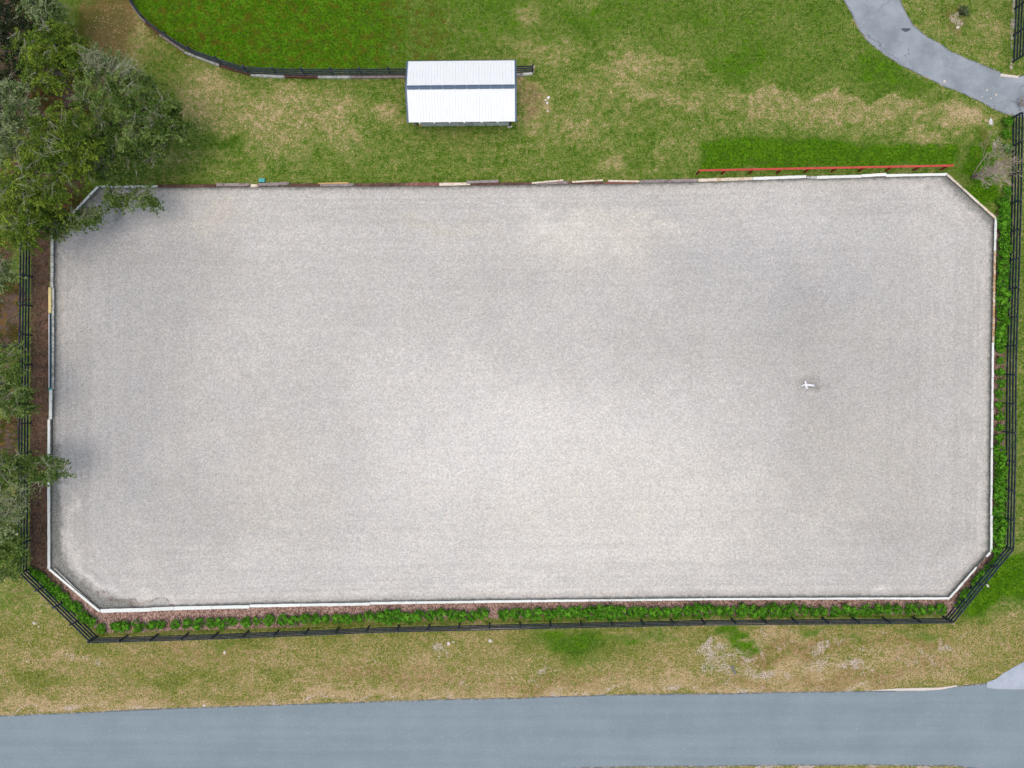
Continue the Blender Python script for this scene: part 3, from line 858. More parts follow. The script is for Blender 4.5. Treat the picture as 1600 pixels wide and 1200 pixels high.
kick_run("short diagonal kickboard wall at the corner beside the bare tree", [(1480, 272.8), (1556, 341)],
         [(1479, 272, 1505, 295, 3.2, 'cream', None), (1505, 295, 1530, 318, 3.2, 'cream', None), (1530, 318, 1556, 341, 3.2, 'cream', None)], M['face'])
kick_run("kickboard wall with flaking white caps beside the right hand shrub row", [(1556, 341), (1553, 480), (1551, 600), (1549.5, 760), (1548.5, 862)],
         [(1556, 341, 1554.6, 392, 3.2, 'white', None), (1554.6, 392, 1553.6, 440, 3.0, 'peel', "peeling tan cap board"), (1553.6, 440, 1552.8, 490, 3.0, 'peel', "peeling tan cap board"),
          (1552.8, 490, 1551.8, 535, 3.0, 'peel', "peeling tan cap board"), (1551.6, 535, 1551, 590, 3.0, 'white_clean', None), (1551, 590, 1550.4, 640, 3.0, 'white_clean', None),
          (1550.4, 640, 1549.8, 700, 3.0, 'white_clean', None), (1549.8, 700, 1549.2, 760, 2.8, 'white', None), (1549.2, 760, 1548.4, 805, 2.8, 'white', None), (1549.4, 805, 1548.8, 862, 3.6, 'white_clean', None)], M['face'])
kick_run("short diagonal kickboard wall half covered by shrubs at the road corner with the green lawn", [(1548.5, 862), (1483, 935)],
         [(1547.5, 863, 1541, 870, 3.4, 'white', None), (1526, 886, 1505, 910, 2.6, 'white_clean', None), (1505, 910, 1484, 934, 3.0, 'white_clean', None)], M['face'])
kick_run("long white kickboard wall beside the shrub row on the road side", bot_chain[1:-1][::-1],
         [(157, 954.6, 236, 952.4, 5.6, 'white_clean', None), (236, 952, 272, 950.6, 5.6, 'white_clean', None), (272, 950.6, 330, 949.2, 5.4, 'white_clean', None), (330, 949.2, 390, 948, 5, 'white_clean', None),
          (390, 946.8, 470, 945.4, 4.4, 'white_clean', None), (470, 945.4, 530, 944.6, 4.4, 'white_clean', None), (530, 944.6, 578, 943.8, 4.4, 'white_clean', None), (578, 942.6, 650, 941.6, 3.8, 'white', None),
          (650, 941.6, 740, 940.4, 3.6, 'white_clean', None), (740, 940.4, 830, 939.2, 3.6, 'white_clean', None), (830, 939.2, 920, 938.2, 3.4, 'white_clean', None), (920, 938.2, 1010, 937.2, 3.2, 'white', None),
          (1010, 937.2, 1100, 936.2, 3.0, 'white_clean', None), (1100, 936.2, 1190, 935.8, 3.0, 'white_clean', None), (1190, 935.8, 1290, 935.4, 3.0, 'white_clean', None), (1290, 935.4, 1390, 935.1, 3.0, 'white', None), (1390, 935.1, 1484, 935, 3.2, 'white_clean', None)], M['face'])
kick_run("short diagonal kickboard wall at the corner nearest the road and the trees", [(157, 954.5), (77.5, 888)],
         [(156, 955.6, 116, 922.4, 3.4, 'white_clean', None), (116, 922.4, 76.6, 889, 3.4, 'white_clean', None), (154, 951.5, 120, 921.5, 1.6, 'lichen', "grey inner ledge board", -.09), (120, 921.5, 84, 887.5, 1.6, 'lichen', "grey inner ledge board", -.09)], M['face'])
kick_run("kickboard wall on the short side beneath the trees, lichen grey and white caps", [(77.5, 888), (77.5, 760), (78, 650), (80, 500), (82, 368)],
         [(76.4, 889, 76.2, 800, 4.0, 'white_clean', None), (76.2, 800, 76.2, 730, 4.0, 'white_clean', None), (76.2, 730, 76.4, 655, 4.0, 'white_clean', None), (78.8, 655, 79.2, 608, 4.6, 'white', None),
          (82.2, 608, 82.6, 545, 3.6, 'lichen', "grey lichen stained cap board"), (82.6, 545, 82.6, 450, 3.6, 'lichen', "grey lichen stained cap board"), (81, 450, 81.4, 400, 4.2, 'lichen', "grey lichen stained cap board"), (81.4, 400, 81.6, 368, 4.2, 'lichen', None)], M['face'])
kick_run("short diagonal kickboard wall at the corner beneath the overhanging trees", [(82, 368), (152, 292)],
         [(82, 368, 106, 342, 3.0, 'lichen', None), (106, 342, 130, 316, 3.2, 'white', None), (130, 316, 153, 291.5, 3.4, 'white_clean', None)], M['face'])


# loose boards lying on or against the wall
def loose(name, label, cat, A, B, w, t, mat, za, zb, group=None, n=3):
    a, b_ = W(*A, za), W(*B, zb)
    mb = MB().beam(a, b_, w * S, t, n=n, jit=.01)
    o = mb.build(name, M[mat], None, origin=(a + b_) / 2)
    return tag(o, label, cat, group)


loose("loose_board", "thin yellow tan stick lying on the rotten kickboard left of the shed", "board", (497, 286.4), (545, 285.8), 1.8, .05, 'stick', .45, .45)
loose("loose_board", "lifted grey board with a raised far edge, on the kickboard just below the shed", "board", (729, 284.6), (779, 283.2), 4.2, .06, 'greywood', .50, .50)
loose("loose_board", "cream board slanting up off the kickboard, first right of the shed", "board", (831, 286.2), (880, 281.4), 2.4, .05, 'cream', .50, .52)
loose("loose_board", "cream board slanting off the kickboard, middle one of the three right of the shed", "board", (894, 284.4), (942, 281.6), 2.4, .05, 'cream', .48, .50)
loose("loose_board", "straight cream board on broken brown kickboard, last before the grey caps", "board", (950, 282.6), (999, 283.4), 2.4, .05, 'cream', .48, .48)
loose("loose_board", "pale yellow board with brown stain on the kickboard beneath the trees", "board", (77.8, 449), (77.8, 489), 4.0, .06, 'yellow', .5, .5)
loose("loose_board", "cream plank on the grass at the foot of the middle of the road fence", "board", (735, 983.6), (829, 980.4), 1.3, .06, 'cream', .04, .04, n=5)
loose("loose_board", "pale plank on the grass at the foot of the road fence by the sandy patch", "board", (1100, 975.6), (1200, 974.6), 1.2, .06, 'cream', .04, .04, n=5)
loose("loose_board", "dark grey splintered plank lying on the sandy verge", "board", (1143, 1040), (1149, 1053), 3.2, .05, 'greyplank', .04, .04)

# teal and white pole
pole = empty("jump_pole", W(78, 549, .5), "dark teal and white jump pole laid along the kickboard beneath the trees", "pole")
mb = MB().tube([W(78.9, 490, .5) - pole.location, W(79, 606, .5) - pole.location], [.055, .055], 10); mb.build("pole_shaft", M['teal'], pole, True)
mb = MB().beam(W(77.0, 490, .47) - pole.location, W(77.0, 606, .47) - pole.location, .045, .09); mb.build("pale_edge_strip", M['whiteplastic'], pole)
mb = MB().tube([W(78.9, 606.2, .5) - pole.location, W(79, 609, .5) - pole.location], [.062, .062], 10); mb.build("end_cap", M['turq'], pole)
mb = MB().tube([W(75.2, 609, .45) - pole.location, W(77.6, 609.6, .45) - pole.location], [.04, .04], 8); mb.build("end_peg", M['turq'], pole)


# ------------------------------------------------------------------ black board fences
def board_fence(label, pts, nbays, mat=M['black'], h=1.38, rails=4, group="black board fences", start_post=True, end_post=True, off=1, double=True, name="board_fence"):
    """pts: pixel polyline on the ground"""
    P = resample(pts, 400)
    d = np.r_[0, np.cumsum(np.hypot(*np.diff(P, axis=0).T))]
    def at(t):
        x = np.interp(t * d[-1], d, P[:, 0]); y = np.interp(t * d[-1], d, P[:, 1])
        return W(x, y, 0)
    mid = at(.5)
    root = empty(name, mid, label, "fence", group)
    posts = [at(i / nbays) for i in range(nbays + 1)]
    for i, p in enumerate(posts):
        if i == 0 and not start_post: continue
        if i == nbays and not end_post: continue
        q = posts[min(i + 1, nbays)] - posts[max(i - 1, 0)]
        ang = math.atan2(q.y, q.x)
        tilt = random.uniform(-.012, .012)
        mb = MB().box((p.x - mid.x, p.y - mid.y, h / 2 + .02), (.12, .12, h + .08), rz=ang, rx=tilt)
        mb.build("post", mat, root)
    zs = [.30 + k * (h - .30 - .08) / (rails - 1) for k in range(rails)]
    for k, z in enumerate(zs):
        i = 0
        first = 1 if (k % 2 and nbays > 2) else 2
        while i < nbays:
            j = min(i + (first if i == 0 else 2), nbays)
            if not double: j = i + 1
            dd = posts[j] - posts[i]; nrm = Vector((-dd.y, dd.x, 0)).normalized() * .085 * off
            mb = MB()
            for s in range(i, j):
                aa, bb = posts[s] + nrm - mid, posts[s + 1] + nrm - mid
                zz = random.uniform(-.012, .012)
                ga = (bb - aa).normalized() * .008
                mb.beam(aa + (ga if s == i else ga * 0) + Vector((0, 0, z + (0 if s == i else zp))), bb - (ga if s == j - 1 else ga * 0) + Vector((0, 0, z + zz)), .042, .168)
                zp = zz
            mb.build("rail", mat, root)
            i = j
    return root


zp = 0
BL, BL2 = (153, 993.4), (46.5, 889)
BR, BR2 = (1472.5, 963), (1564, 852)
board_fence("long black four rail fence between the shrub row and the road verge", [BL, (200, 992.3), (350, 987.5), (500, 981.6), (600, 977.3), (900, 970.4), (1100, 966.2), (1400, 964), BR], 28, off=-1)
board_fence("short diagonal black fence between the corner shrubs and the olive grass near the trees", [BL2, BL], 4, start_post=False, end_post=False)
board_fence("black four rail fence under the trees beside the brown mulch strip", [(54, 250), (51, 400), (49, 600), (47.5, 850), BL2], 14, off=-1)
board_fence("short diagonal black fence beside the bright green lawn corner", [BR, BR2], 4, start_post=False, end_post=False, off=-1)
board_fence("long black four rail fence outside the right hand shrub row, passing the bare tree", [BR2, (1567, 720), (1568, 575), (1571, 480), (1573.5, 400), (1576, 310), (1578, 186)], 15, off=-1)
board_fence("black fence on the far side of the driveway at the frame corner", [(1582, 97), (1586, 0), (1590, -110)], 5, off=1)
board_fence("curved black four rail fence round the bright green paddock, ending right of the shed", [(190, -40), (203, -8), (212.5, 12), (230, 34), (252, 52), (272, 66), (291.5, 80.5), (319, 91), (344, 100), (366, 108), (393, 115.4), (445, 117.6), (497, 118.4), (632, 117.6), (740, 116), (832, 113)], 16, off=-1)
board_fence("black fence spur running left from the fence beneath the trees", [(51, 537), (-60, 548)], 2, start_post=False, off=1)
ps = empty("fence_post", W(834, 113.5), "short peeling tan post at the shed end of the paddock fence", "post")
MB().box((0, 0, .55), (.11, .11, 1.1), rz=.05, rx=.04).build("shaft", M['peel'], ps)
MB().box((0, 0, 1.115), (.13, .13, .03), rz=.05).build("post_cap", M['cream'], ps)

# sleepers lying along the foot of the paddock fence
sl = [(199, -8, 212, 16, 'greywood'), (212, 16, 228, 36, 'greywood'), (228, 36, 250, 55, 'brown'), (250, 55, 270, 68.5, 'greywood'), (270, 68.5, 290, 82.5, 'greywood'), (290, 82.5, 343, 102.5, 'lichen'),
      (343, 102.5, 391, 116.6, 'brown'), (392, 118, 445, 120.5, 'lichen'), (445, 120, 497, 120.6, 'brown'), (497, 120.6, 548, 120.8, 'lichen'), (548, 121, 600, 120.8, 'greywood'), (600, 120.6, 650, 120, 'greywood'), (700, 119.6, 760, 118.6, 'greywood'), (760, 118.6, 818, 117.2, 'lichen'), (816, 116.4, 832, 114.6, 'white')]
desc = {'greywood': 'weathered grey', 'brown': 'dark rotten brown', 'lichen': 'pale grey', 'white': 'short white'}
ORD = lambda k: str(k) + ('th' if 10 <= k % 100 <= 20 else {1: 'st', 2: 'nd', 3: 'rd'}.get(k % 10, 'th'))
spots = ["at the top frame edge", "second from the top frame edge", "on the steep part of the curve", "midway down the curve", "where the curve begins to flatten", "long and straight on the lower curve", "where the curve meets the straight part",
         "first of the straight part", "between two pale ones on the straight part", "right of the dark rotten one", "two left of the shed", "touching the left side of the shed", "inside the shed", "reaching out right from the shed", "at the tan post right of the shed"]
for (x0, y0, x1, y1, mt), sp in zip(sl, spots):
    a, b_ = W(x0, y0, .12), W(x1, y1, .12)
    gp = (b_ - a).normalized() * .01
    mb = MB().beam(a + gp, b_ - gp, .17, .24, n=max(2, int((b_ - a).length / .4)), jit=.014)
    tag(mb.build("timber_sleeper", M[mt], None, origin=(a + b_) / 2), desc[mt] + " timber edging the paddock fence, " + sp, "timber", "timbers edging the curved paddock fence")

# ------------------------------------------------------------------ red rail
rr = empty("red_rail_fence", W(1290, 268), "long red single rail fence on short posts beside the white kickboard", "fence")
o = rr.location
RH = 1.02
ra, rb = W(1092.5, 266.3, RH), W(1490, 258.6, RH)
for i in range(5):
    a = ra.lerp(rb, i / 5); b_ = ra.lerp(rb, (i + 1) / 5)
    g_ = (b_ - a).normalized() * .004
    mb = MB().beam(a + g_ - o, b_ - g_ - o, .16, .045); mb.build("rail", M['red'], rr)
for px in [1093.5, 1133.5, 1177, 1221, 1264.5, 1307.5, 1351, 1394.5, 1438, 1481.5]:
    t = (px - 1092.5) / (1490 - 1092.5); p = ra.lerp(rb, t) - o
    MB().box((p.x, p.y - .02, (RH - .03) / 2), (.11, .11, RH - .03)).build("post", M['reddark'], rr)

# ------------------------------------------------------------------ shed
def shed():
    zc_e, zr = 2.35, 3.3
    cx = (-157.4 + 6.5) / 2 * S
    yb, yr, yf = 484.2 * S, 437.6 * S, 392.8 * S
    L = (157.4 + 6.5) * S
    root = empty("run_in_shed", (cx, yr, 0), "open shed with white ribbed metal roof and slate blue trim over the paddock fence end", "shed", rz=math.radians(.55))
    hb, hf = yb - yr, yf - yr
    # roof panels
    for sgn, yo in ((1, hb), (-1, hf)):
        mb = MB()
        ye = yo
        x0, x1 = -L / 2 + .08, L / 2 - .08
        th = .025
        v0 = len(mb.v)
        mb.v += [Vector((x0, 0, zr)), Vector((x1, 0, zr)), Vector((x1, ye, zc_e)), Vector((x0, ye, zc_e)),
                 Vector((x0, 0, zr - th)), Vector((x1, 0, zr - th)), Vector((x1, ye, zc_e - th)), Vector((x0, ye, zc_e - th))]
        mb.f += [[v0, v0 + 3, v0 + 2, v0 + 1], [v0 + 4, v0 + 5, v0 + 6, v0 + 7], [v0, v0 + 1, v0 + 5, v0 + 4], [v0 + 2, v0 + 3, v0 + 7, v0 + 6], [v0 + 1, v0 + 2, v0 + 6, v0 + 5], [v0, v0 + 4, v0 + 7, v0 + 3]]
        nr = 37
        for i in range(nr):
            x = x0 + .06 + (x1 - x0 - .12) * i / (nr - 1)
            k = len(mb.v)
            w = .03 if i % 4 else .034; hh = .045 if i % 4 else .05
            for (yy, zz) in ((0.0, zr), (ye * 1.004, zc_e - .004 * (zr - zc_e))):
                mb.v += [Vector((x - w, yy, zz + .0005)), Vector((x - w * .4, yy, zz + hh)), Vector((x + w * .4, yy, zz + hh)), Vector((x + w, yy, zz + .0005))]
            for s in range(3):
                mb.f.append([k + s, k + s + 1, k + 5 + s, k + 4 + s])
            mb.f.append([k, k + 3, k + 2, k + 1]); mb.f.append([k + 4, k + 5, k + 6, k + 7])
        mb.build("roof_panel", M['roof'], root)
    # ridge cap
    mb = MB(); w = .16
    sl_b = (zr - zc_e) / hb; sl_f = (zr - zc_e) / -hf
    k = len(mb.v)
    for x in (-L / 2 - .01, L / 2 + .01):
        mb.v += [Vector((x, w, zr - w * sl_b + .045)), Vector((x, .03, zr + .045)), Vector((x, -.03, zr + .045)), Vector((x, -w, zr - w * sl_f + .045)),
                 Vector((x, -w, zr - w * sl_f + .028)), Vector((x, w, zr - w * sl_b + .028))]
    for s in range(6):
        t = (s + 1) % 6
        mb.f.append([s, t, 6 + t, 6 + s])
    mb.f.append([5, 4, 3, 2, 1, 0]); mb.f.append([6, 7, 8, 9, 10, 11])
    mb.build("ridge_cap", M['slate'], root)
    # gable trims
    for sx in (-1, 1):
        for ye in (hb, hf):
            mb = MB(); xx = sx * (L / 2 - .07)
            n0 = len(mb.v)
            for (yy, zz) in ((0.005 * (1 if ye > 0 else -1), zr), (ye * 1.012, zc_e)):
                mb.v += [Vector((xx - .08, yy, zz + .036)), Vector((xx + .08, yy, zz + .036)), Vector((xx + .08, yy, zz - .12)), Vector((xx + .05, yy, zz - .12)), Vector((xx + .05, yy, zz + .004)), Vector((xx - .08, yy, zz + .004))]
            for s in range(6):
                t = (s + 1) % 6; mb.f.append([n0 + s, n0 + t, n0 + 6 + t, n0 + 6 + s])
            mb.f.append([5, 4, 3, 2, 1, 0]); mb.f.append([6, 7, 8, 9, 10, 11])
            mb.build("gable_trim", M['slate'], root)
    # fascia boards
    MB().box((0, hb + .025, zc_e - .05), (L - .22, .035, .13)).build("fascia", M['slatedark'], root)
    MB().box((0, hf + .03, zc_e - .09), (L - .22, .03, .11)).build("fascia", M['slatedark'], root)
    # posts
    wf = 403.5 * S - yr     # front wall line
    wb = hb - .35
    for x in (-L / 2 + .35, -L / 6, L / 6, L / 2 - .55):
        MB().box((x, wb, 1.15), (.14, .14, 2.3)).build("post", M['greywood'], root)
        MB().box((x, wf + .10, 1.15), (.14, .14, 2.3)).build("post", M['greywood'], root)
    # low front wall of weathered boards
    xa, xb = (-144.5 * S - cx), (-4.5 * S - cx)
    for r in range(6):
        n = 6
        for i in range(1):
            mb = MB()
            mb.beam((xa, wf, .10 + r * .2), (xb, wf, .10 + r * .2), .045, .188, n=18, jit=.006)
            mb.build("wall_board", M['lichen'] if r < 4 else M['greywood'], root)
    MB().box((xb + .05, wf - .02, .55), (.12, .10, 1.1)).build("end_post", M['black'], root)
    MB().box((xa + .1, wf - .04, .25), (.22, .03, .4)).build("patch_board", M['stick'], root)
    # back and side walls
    for r in range(10):
        mb = MB().beam((-L / 2 + .3, wb + .1, .12 + r * .22), (L / 2 - .45, wb + .1, .12 + r * .22), .03, .21)
        mb.build("wall_board", M['greywood'], root)
        for x in (-L / 2 + .26, L / 2 - .42):
            MB().beam((x, wf + .18, .12 + r * .22), (x, wb + .0, .12 + r * .22), .03, .21).build("wall_board", M['greywood'], root)
    # white bracket ends under the front edge
    for px in (655, 678, 702, 725, 752, 777):
        x = (px - 800) * S * .959 - cx
        MB().box((x, hf - .02, zc_e - .065), (.09, .10, .06)).build("bracket", M['whiteplastic'], root)
    # gravel-less rafters
    for i in range(7):
        x = -L / 2 + .3 + (L - .6) * i / 6
        for ye in (hb, hf):
            mb = MB().beam((x, 0, zr - .11), (x, ye * .97, zc_e - .08), .05, .12); mb.build("rafter", M['greywood'], root)
    return root


shed()

# ------------------------------------------------------------------ small things
def stone(px, py, r, label, group="pale stones lying in the grass", mat='stone', name="stone"):
    import bmesh
    bm = bmesh.new(); bmesh.ops.create_icosphere(bm, subdivisions=2, radius=1)
    sx, sy, sz = r * random.uniform(.8, 1.3), r * random.uniform(.7, 1.1), r * random.uniform(.45, .65)
    for v in bm.verts:
        k = 1 + random.uniform(-.16, .16)
        v.co = Vector((v.co.x * sx * k, v.co.y * sy * k, v.co.z * sz * k))
    me = bpy.data.meshes.new(name); bm.to_mesh(me); bm.free(); me.materials.append(M[mat])
    o = bpy.data.objects.new(name, me); o.location = W(px, py, 0) + Vector((0, 0, sz * .35)); o.rotation_euler.z = random.uniform(0, 6); COL.objects.link(o)
    return tag(o, label, "stone", group)


stone(54, 973.5, .12, "larger pale stone of a pair in the olive grass outside the corner fence")
stone(61, 979, .08, "smaller pale stone of a pair in the olive grass outside the corner fence")
stone(351, 1019.5, .13, "wide flat cream stone alone on the left verge")
stone(42, 1033, .06, "tiny white stone on the verge near the left frame edge")
stone(701, 1005, .16, "cream stone below the left end of the cream plank")
stone(708.5, 1003, .09, "small cream stone just right of a bigger one below the cream plank")
stone(766, 1001, .14, "flat cream stone below the middle of the cream plank")
stone(1496, 43, .13, "round white stone on the grass inside the driveway bend")
stone(1475, 127.5, .12, "white stone on the lower edge of the driveway")
stone(1542, 141, .09, "white pebble in the cracked end of the driveway, uppermost of the four", "white pebbles on the driveway")
stone(1556, 148.5, .09, "white pebble in the cracked end of the driveway, rightmost of the four", "white pebbles on the driveway")
stone(1548, 154, .08, "white pebble in the cracked end of the driveway, lowest of the four", "white pebbles on the driveway")
stone(1534, 151.5, .07, "white pebble in the cracked end of the driveway, leftmost of the four", "white pebbles on the driveway")
stone(1543, 915, .11, "cream stone at the outer foot of the diagonal fence by the green lawn")
stone(319, 1102, .1, "whitish stone on the left edge of the road")
for i, (x, y, r, l) in enumerate([(857, 152.5, .10, "uppermost white scrap on the grass right of the shed"), (852.5, 156.5, .08, "leftmost white scrap on the grass right of the shed"), (855, 161, .10, "middle white scrap on the grass right of the shed"), (856, 173.5, .06, "lowest white scrap on the grass right of the shed")]):
    o_ = stone(x, y, r, l, "white scraps right of the shed", 'whiteplastic', "scrap"); o_["category"] = "scrap"
stone(795, 198.4, .09, "white lump at the foot of the dark shed post", None); stone(799, 198, .09, "white lump just right of the dark shed post foot", None)

# concrete edge slab beside the driveway
mb = MB().beam(W(1563, 117.2, .03), W(1591, 120.6, .03), .22, .07, n=8, jit=.03)
tag(mb.build("edge_slab", M['stone'], None, origin=W(1577, 119, .03)), "cream broken edging slab on the upper edge of the driveway by the fence", "slab")

# turquoise tub
tub = empty("plastic_tub", W(410.5, 283), "small turquoise plastic tub on the grass against the kickboard", "tub")
MB().box((0, 0, .12), (.42, .26, .22)).build("tub_body", M['turq'], tub)
MB().box((0, 0, .24), (.47, .30, .025)).build("lid", M['turq'], tub)
MB().box((0, .02, .262), (.16, .04, .02)).build("handle", M['turq'], tub)

# white marker ring
rg = empty("marker_ring", W(1547.5, 190), "small white oval ring lying on the tan grass beside the driveway", "ring")
mb = MB(); pts = []
for i in range(17):
    a = 2 * math.pi * i / 16; pts.append((.085 * math.cos(a), .2 * math.sin(a) - .02, .05))
mb.tube(pts, [.04] * 17, 6); mb.tube([(-.08, 0.02, .05), (.08, .03, .05)], [.03, .03], 6); mb.tube([(-.07, .05, .05), (-.04, .2, .05), (.03, .25, .05)], [.03, .03, .02], 6)
mb.build("ring_rim", M['whiteplastic'], rg, True)

# white cross shaped object on the arena
cr = empty("white_cross", W(1260, 602, .06), "white cross shaped wooden frame lying alone on the arena footing", "cross frame")
o = cr.location
def cp(x, y, z): return W(x, y, 0) + Vector((0, 0, z)) - Vector((o.x, o.y, o.z))
MB().tube([cp(1256.4, 594.8, .16), cp(1257.8, 600, .17), cp(1258.6, 604, .16), cp(1259.8, 607.4, .13)], [.085, .09, .09, .085], 8).build("cross_arm", M['whiteplastic'], cr, True)
MB().tube([cp(1250.5, 603.4, .13), cp(1255, 601.3, .2), cp(1259, 601, .22), cp(1264, 601.6, .21), cp(1270.6, 602.4, .16)], [.05, .06, .08, .095, .10], 8).build("long_arm", M['whiteplastic'], cr, True)
MB().tube([cp(1247.8, 605.4, .08), cp(1249.6, 604.8, .1)], [.04, .045], 6).build("broken_tip", M['whiteplastic'], cr, True)
for x, y in ((1257, 596), (1259.5, 606.5), (1251.5, 603), (1269, 602.2)):
    MB().tube([cp(x, y, .03), cp(x, y, .15)], [.03, .03], 6).build("foot", M['lichen'], cr)

# dark oil stain on the driveway
me_v = []
for i in range(28):
    a = 2 * math.pi * i / 28
    r = 1 + .18 * math.sin(3 * a) + .12 * math.sin(7 * a + 1) + random.uniform(-.08, .08)
    me_v.append(W(1415.5, 46.5) + Vector((.36 * r * math.cos(a), .15 * r * math.sin(a), .017)))
tag(mesh_obj("stain", me_v, [list(range(28))], M['stain']), kind="structure")


# ------------------------------------------------------------------ foliage helpers
def leaves(centers, spread, count, size, up=0.5, seed=0, tints=None, flat=.6):
    """numpy leaf quads scattered round clump centres; returns verts, faces, tint"""
    r = np.random.default_rng(seed)
    C = np.asarray(centers, float); K = len(C)
    which = r.integers(0, K, count)
    off = r.normal(size=(count, 3)); off /= np.linalg.norm(off, axis=1)[:, None]
    rad = r.random(count) ** .5
    sp = np.asarray(spread)[which] if np.ndim(spread) else np.full(count, spread)
    off = off * (rad * sp)[:, None] * np.array([1, 1, flat])
    P = C[which] + off
    nrm = r.normal(size=(count, 3)); nrm[:, 2] = np.abs(nrm[:, 2]) + up
    nrm /= np.linalg.norm(nrm, axis=1)[:, None]
    t = r.normal(size=(count, 3)); t -= (t * nrm).sum(1)[:, None] * nrm; t /= np.linalg.norm(t, axis=1)[:, None]
    bt = np.cross(nrm, t)
    s = size * r.uniform(.6, 1.35, count)[:, None]
    V = np.stack([P - t * s, P + bt * s * .45, P + t * s, P - bt * s * .45], 1).reshape(-1, 3)
    Fc = np.arange(count * 4).reshape(-1, 4)
    ct = r.random(K) if tints is None else np.asarray(tints)
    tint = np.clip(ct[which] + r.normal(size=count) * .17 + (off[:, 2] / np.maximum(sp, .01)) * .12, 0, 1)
    return V, Fc, np.repeat(tint, 4)


def tree(name, label, lobes, mat, seed, leaf_n, leaf_size=.14, clump_r=(.32, .72), n_clump=90, base=None, cat="tree", group=None, twigs=60, twigmat='twig', trunk_r=.22, bare=0.0):
    """lobes: (px,py,z,rx_px,ry_px,rz_m) as seen from above"""
    r = np.random.default_rng(seed); rd = random.Random(seed)
    L = []
    for (px, py, z, rx, ry, rz) in lobes:
        c = W(px, py, z); k = S * (H - z) / H
        L.append((c, rx * k, ry * k, rz))
    vol = np.array([a[1] * a[2] for a in L]); vol = vol / vol.sum()
    if base is None:
        b0 = L[0][0]; base = Vector((b0.x, b0.y, 0))
    else: base = W(*base)
    root = empty(name, base, label, cat, group)
    cents = []
    for i in range(n_clump):
        c, rx, ry, rz = L[r.choice(len(L), p=vol)]
        a = r.uniform(0, 2 * math.pi); q = math.sqrt(r.random())
        top = math.sqrt(max(0, 1 - q * q))
        x, y = c.x + rx * q * math.cos(a), c.y + ry * q * math.sin(a)
        z = c.z + rz * top * r.uniform(-.5, 1.0)
        cents.append((x - base.x, y - base.y, max(z, .8)))
    cents = np.array(cents)
    # skeleton: connect the clumps to a growing set of nodes, nearest first
    zt = min(c[2] for c in [(l[0].x, l[0].y, l[0].z) for l in L]) * .45
    nodes = [Vector((0, 0, 0)), Vector((rd.uniform(-.2, .2), rd.uniform(-.2, .2), zt * .5)), Vector((rd.uniform(-.3, .3), rd.uniform(-.3, .3), zt))]
    par = [-1, 0, 1]
    order = np.argsort(np.linalg.norm(cents - np.array(nodes[2]), axis=1))
    for i in order:
        c = Vector(cents[i])
        best, bd = 2, 1e9
        for j in range(2, len(nodes)):
            dd = (nodes[j] - c).length + 0.35 * (nodes[j] - nodes[2]).length
            if nodes[j].z > c.z + .6: dd += 1.5
            if dd < bd: bd, best = dd, j
        p = nodes[best]
        ln = (c - p).length
        m1 = p.lerp(c, .5) + Vector((rd.uniform(-.12, .12), rd.uniform(-.12, .12), rd.uniform(-.02, .14))) * ln
        nodes.append(m1); par.append(best); nodes.append(c); par.append(len(nodes) - 2)
    load = [1.0] * len(nodes)
    for j in range(len(nodes) - 1, 0, -1): load[par[j]] += load[j]
    mx = load[0]
    mb = MB()
    R = [max(.018, trunk_r * (l / mx) ** .5) for l in load]
    for j in range(1, len(nodes)):
        mb.tube([nodes[par[j]], nodes[j]], [min(R[par[j]], R[j] * 1.35), R[j]], 5)
    mb.build("trunk", M['bark'] if twigmat != 'crape' else M['crape'], root, True)
    if leaf_n:
        spread = r.uniform(clump_r[0], clump_r[1], len(cents))
        sub, sp, tt = [], [], []
        for c in cents:
            d = np.array([c[0], c[1], 0.0]); d /= (np.linalg.norm(d) + .3)
            t0 = r.random()
            for q in range(r.integers(3, 6)):
                e = d * .8 + r.normal(size=3) * np.array([.7, .7, .25]); e /= np.linalg.norm(e)
                ln = r.uniform(.5, 1.25) * (clump_r[1] / .72)
                for w in range(5):
                    f = (w + .5) / 5
                    sub.append(c + e * ln * f + np.array([0, 0, .12 * math.sin(f * 3) - .15 * f])); sp.append(.24 * (1.15 - .75 * f)); tt.append(np.clip(t0 * .75 + r.random() * .25, 0, 1))
        V_, F_, T_ = leaves(np.array(sub), np.array(sp), leaf_n, leaf_size, .45, seed + 1, tints=tt, flat=.75)
        mesh_obj("crown", V_, F_, mat, root, attrs=dict(tint=T_))
    if twigs:
        mb = MB()
        for _ in range(int(twigs * .62)):
            c = Vector(cents[r.integers(len(cents))])
            d = Vector((rd.uniform(-1, 1), rd.uniform(-1, 1), rd.uniform(-.1, .5))).normalized()
            p = c - d * rd.uniform(.2, .6) + Vector((0, 0, rd.uniform(0, .5))); ln = rd.uniform(.5, 1.5)
            pts = [p]; 
            for s in range(4):
                d = (d + Vector((rd.uniform(-.45, .45), rd.uniform(-.45, .45), rd.uniform(-.2, .2)))).normalized()
                pts.append(pts[-1] + d * ln / 4)
            mb.tube(pts, [.026, .021, .016, .012, .006], 4)
            for s in (1, 2, 3):
                for _q in range(2):
                    e = (d + Vector((rd.uniform(-1, 1), rd.uniform(-1, 1), rd.uniform(-.3, .4)))).normalized()
                    mb.tube([pts[s], pts[s] + e * ln * .2, pts[s] + (e + Vector((rd.uniform(-.4, .4), rd.uniform(-.4, .4), 0))) * ln * .34], [.013, .010, .006], 3)
        mb.build("twigs", M[twigmat], root)
    return root


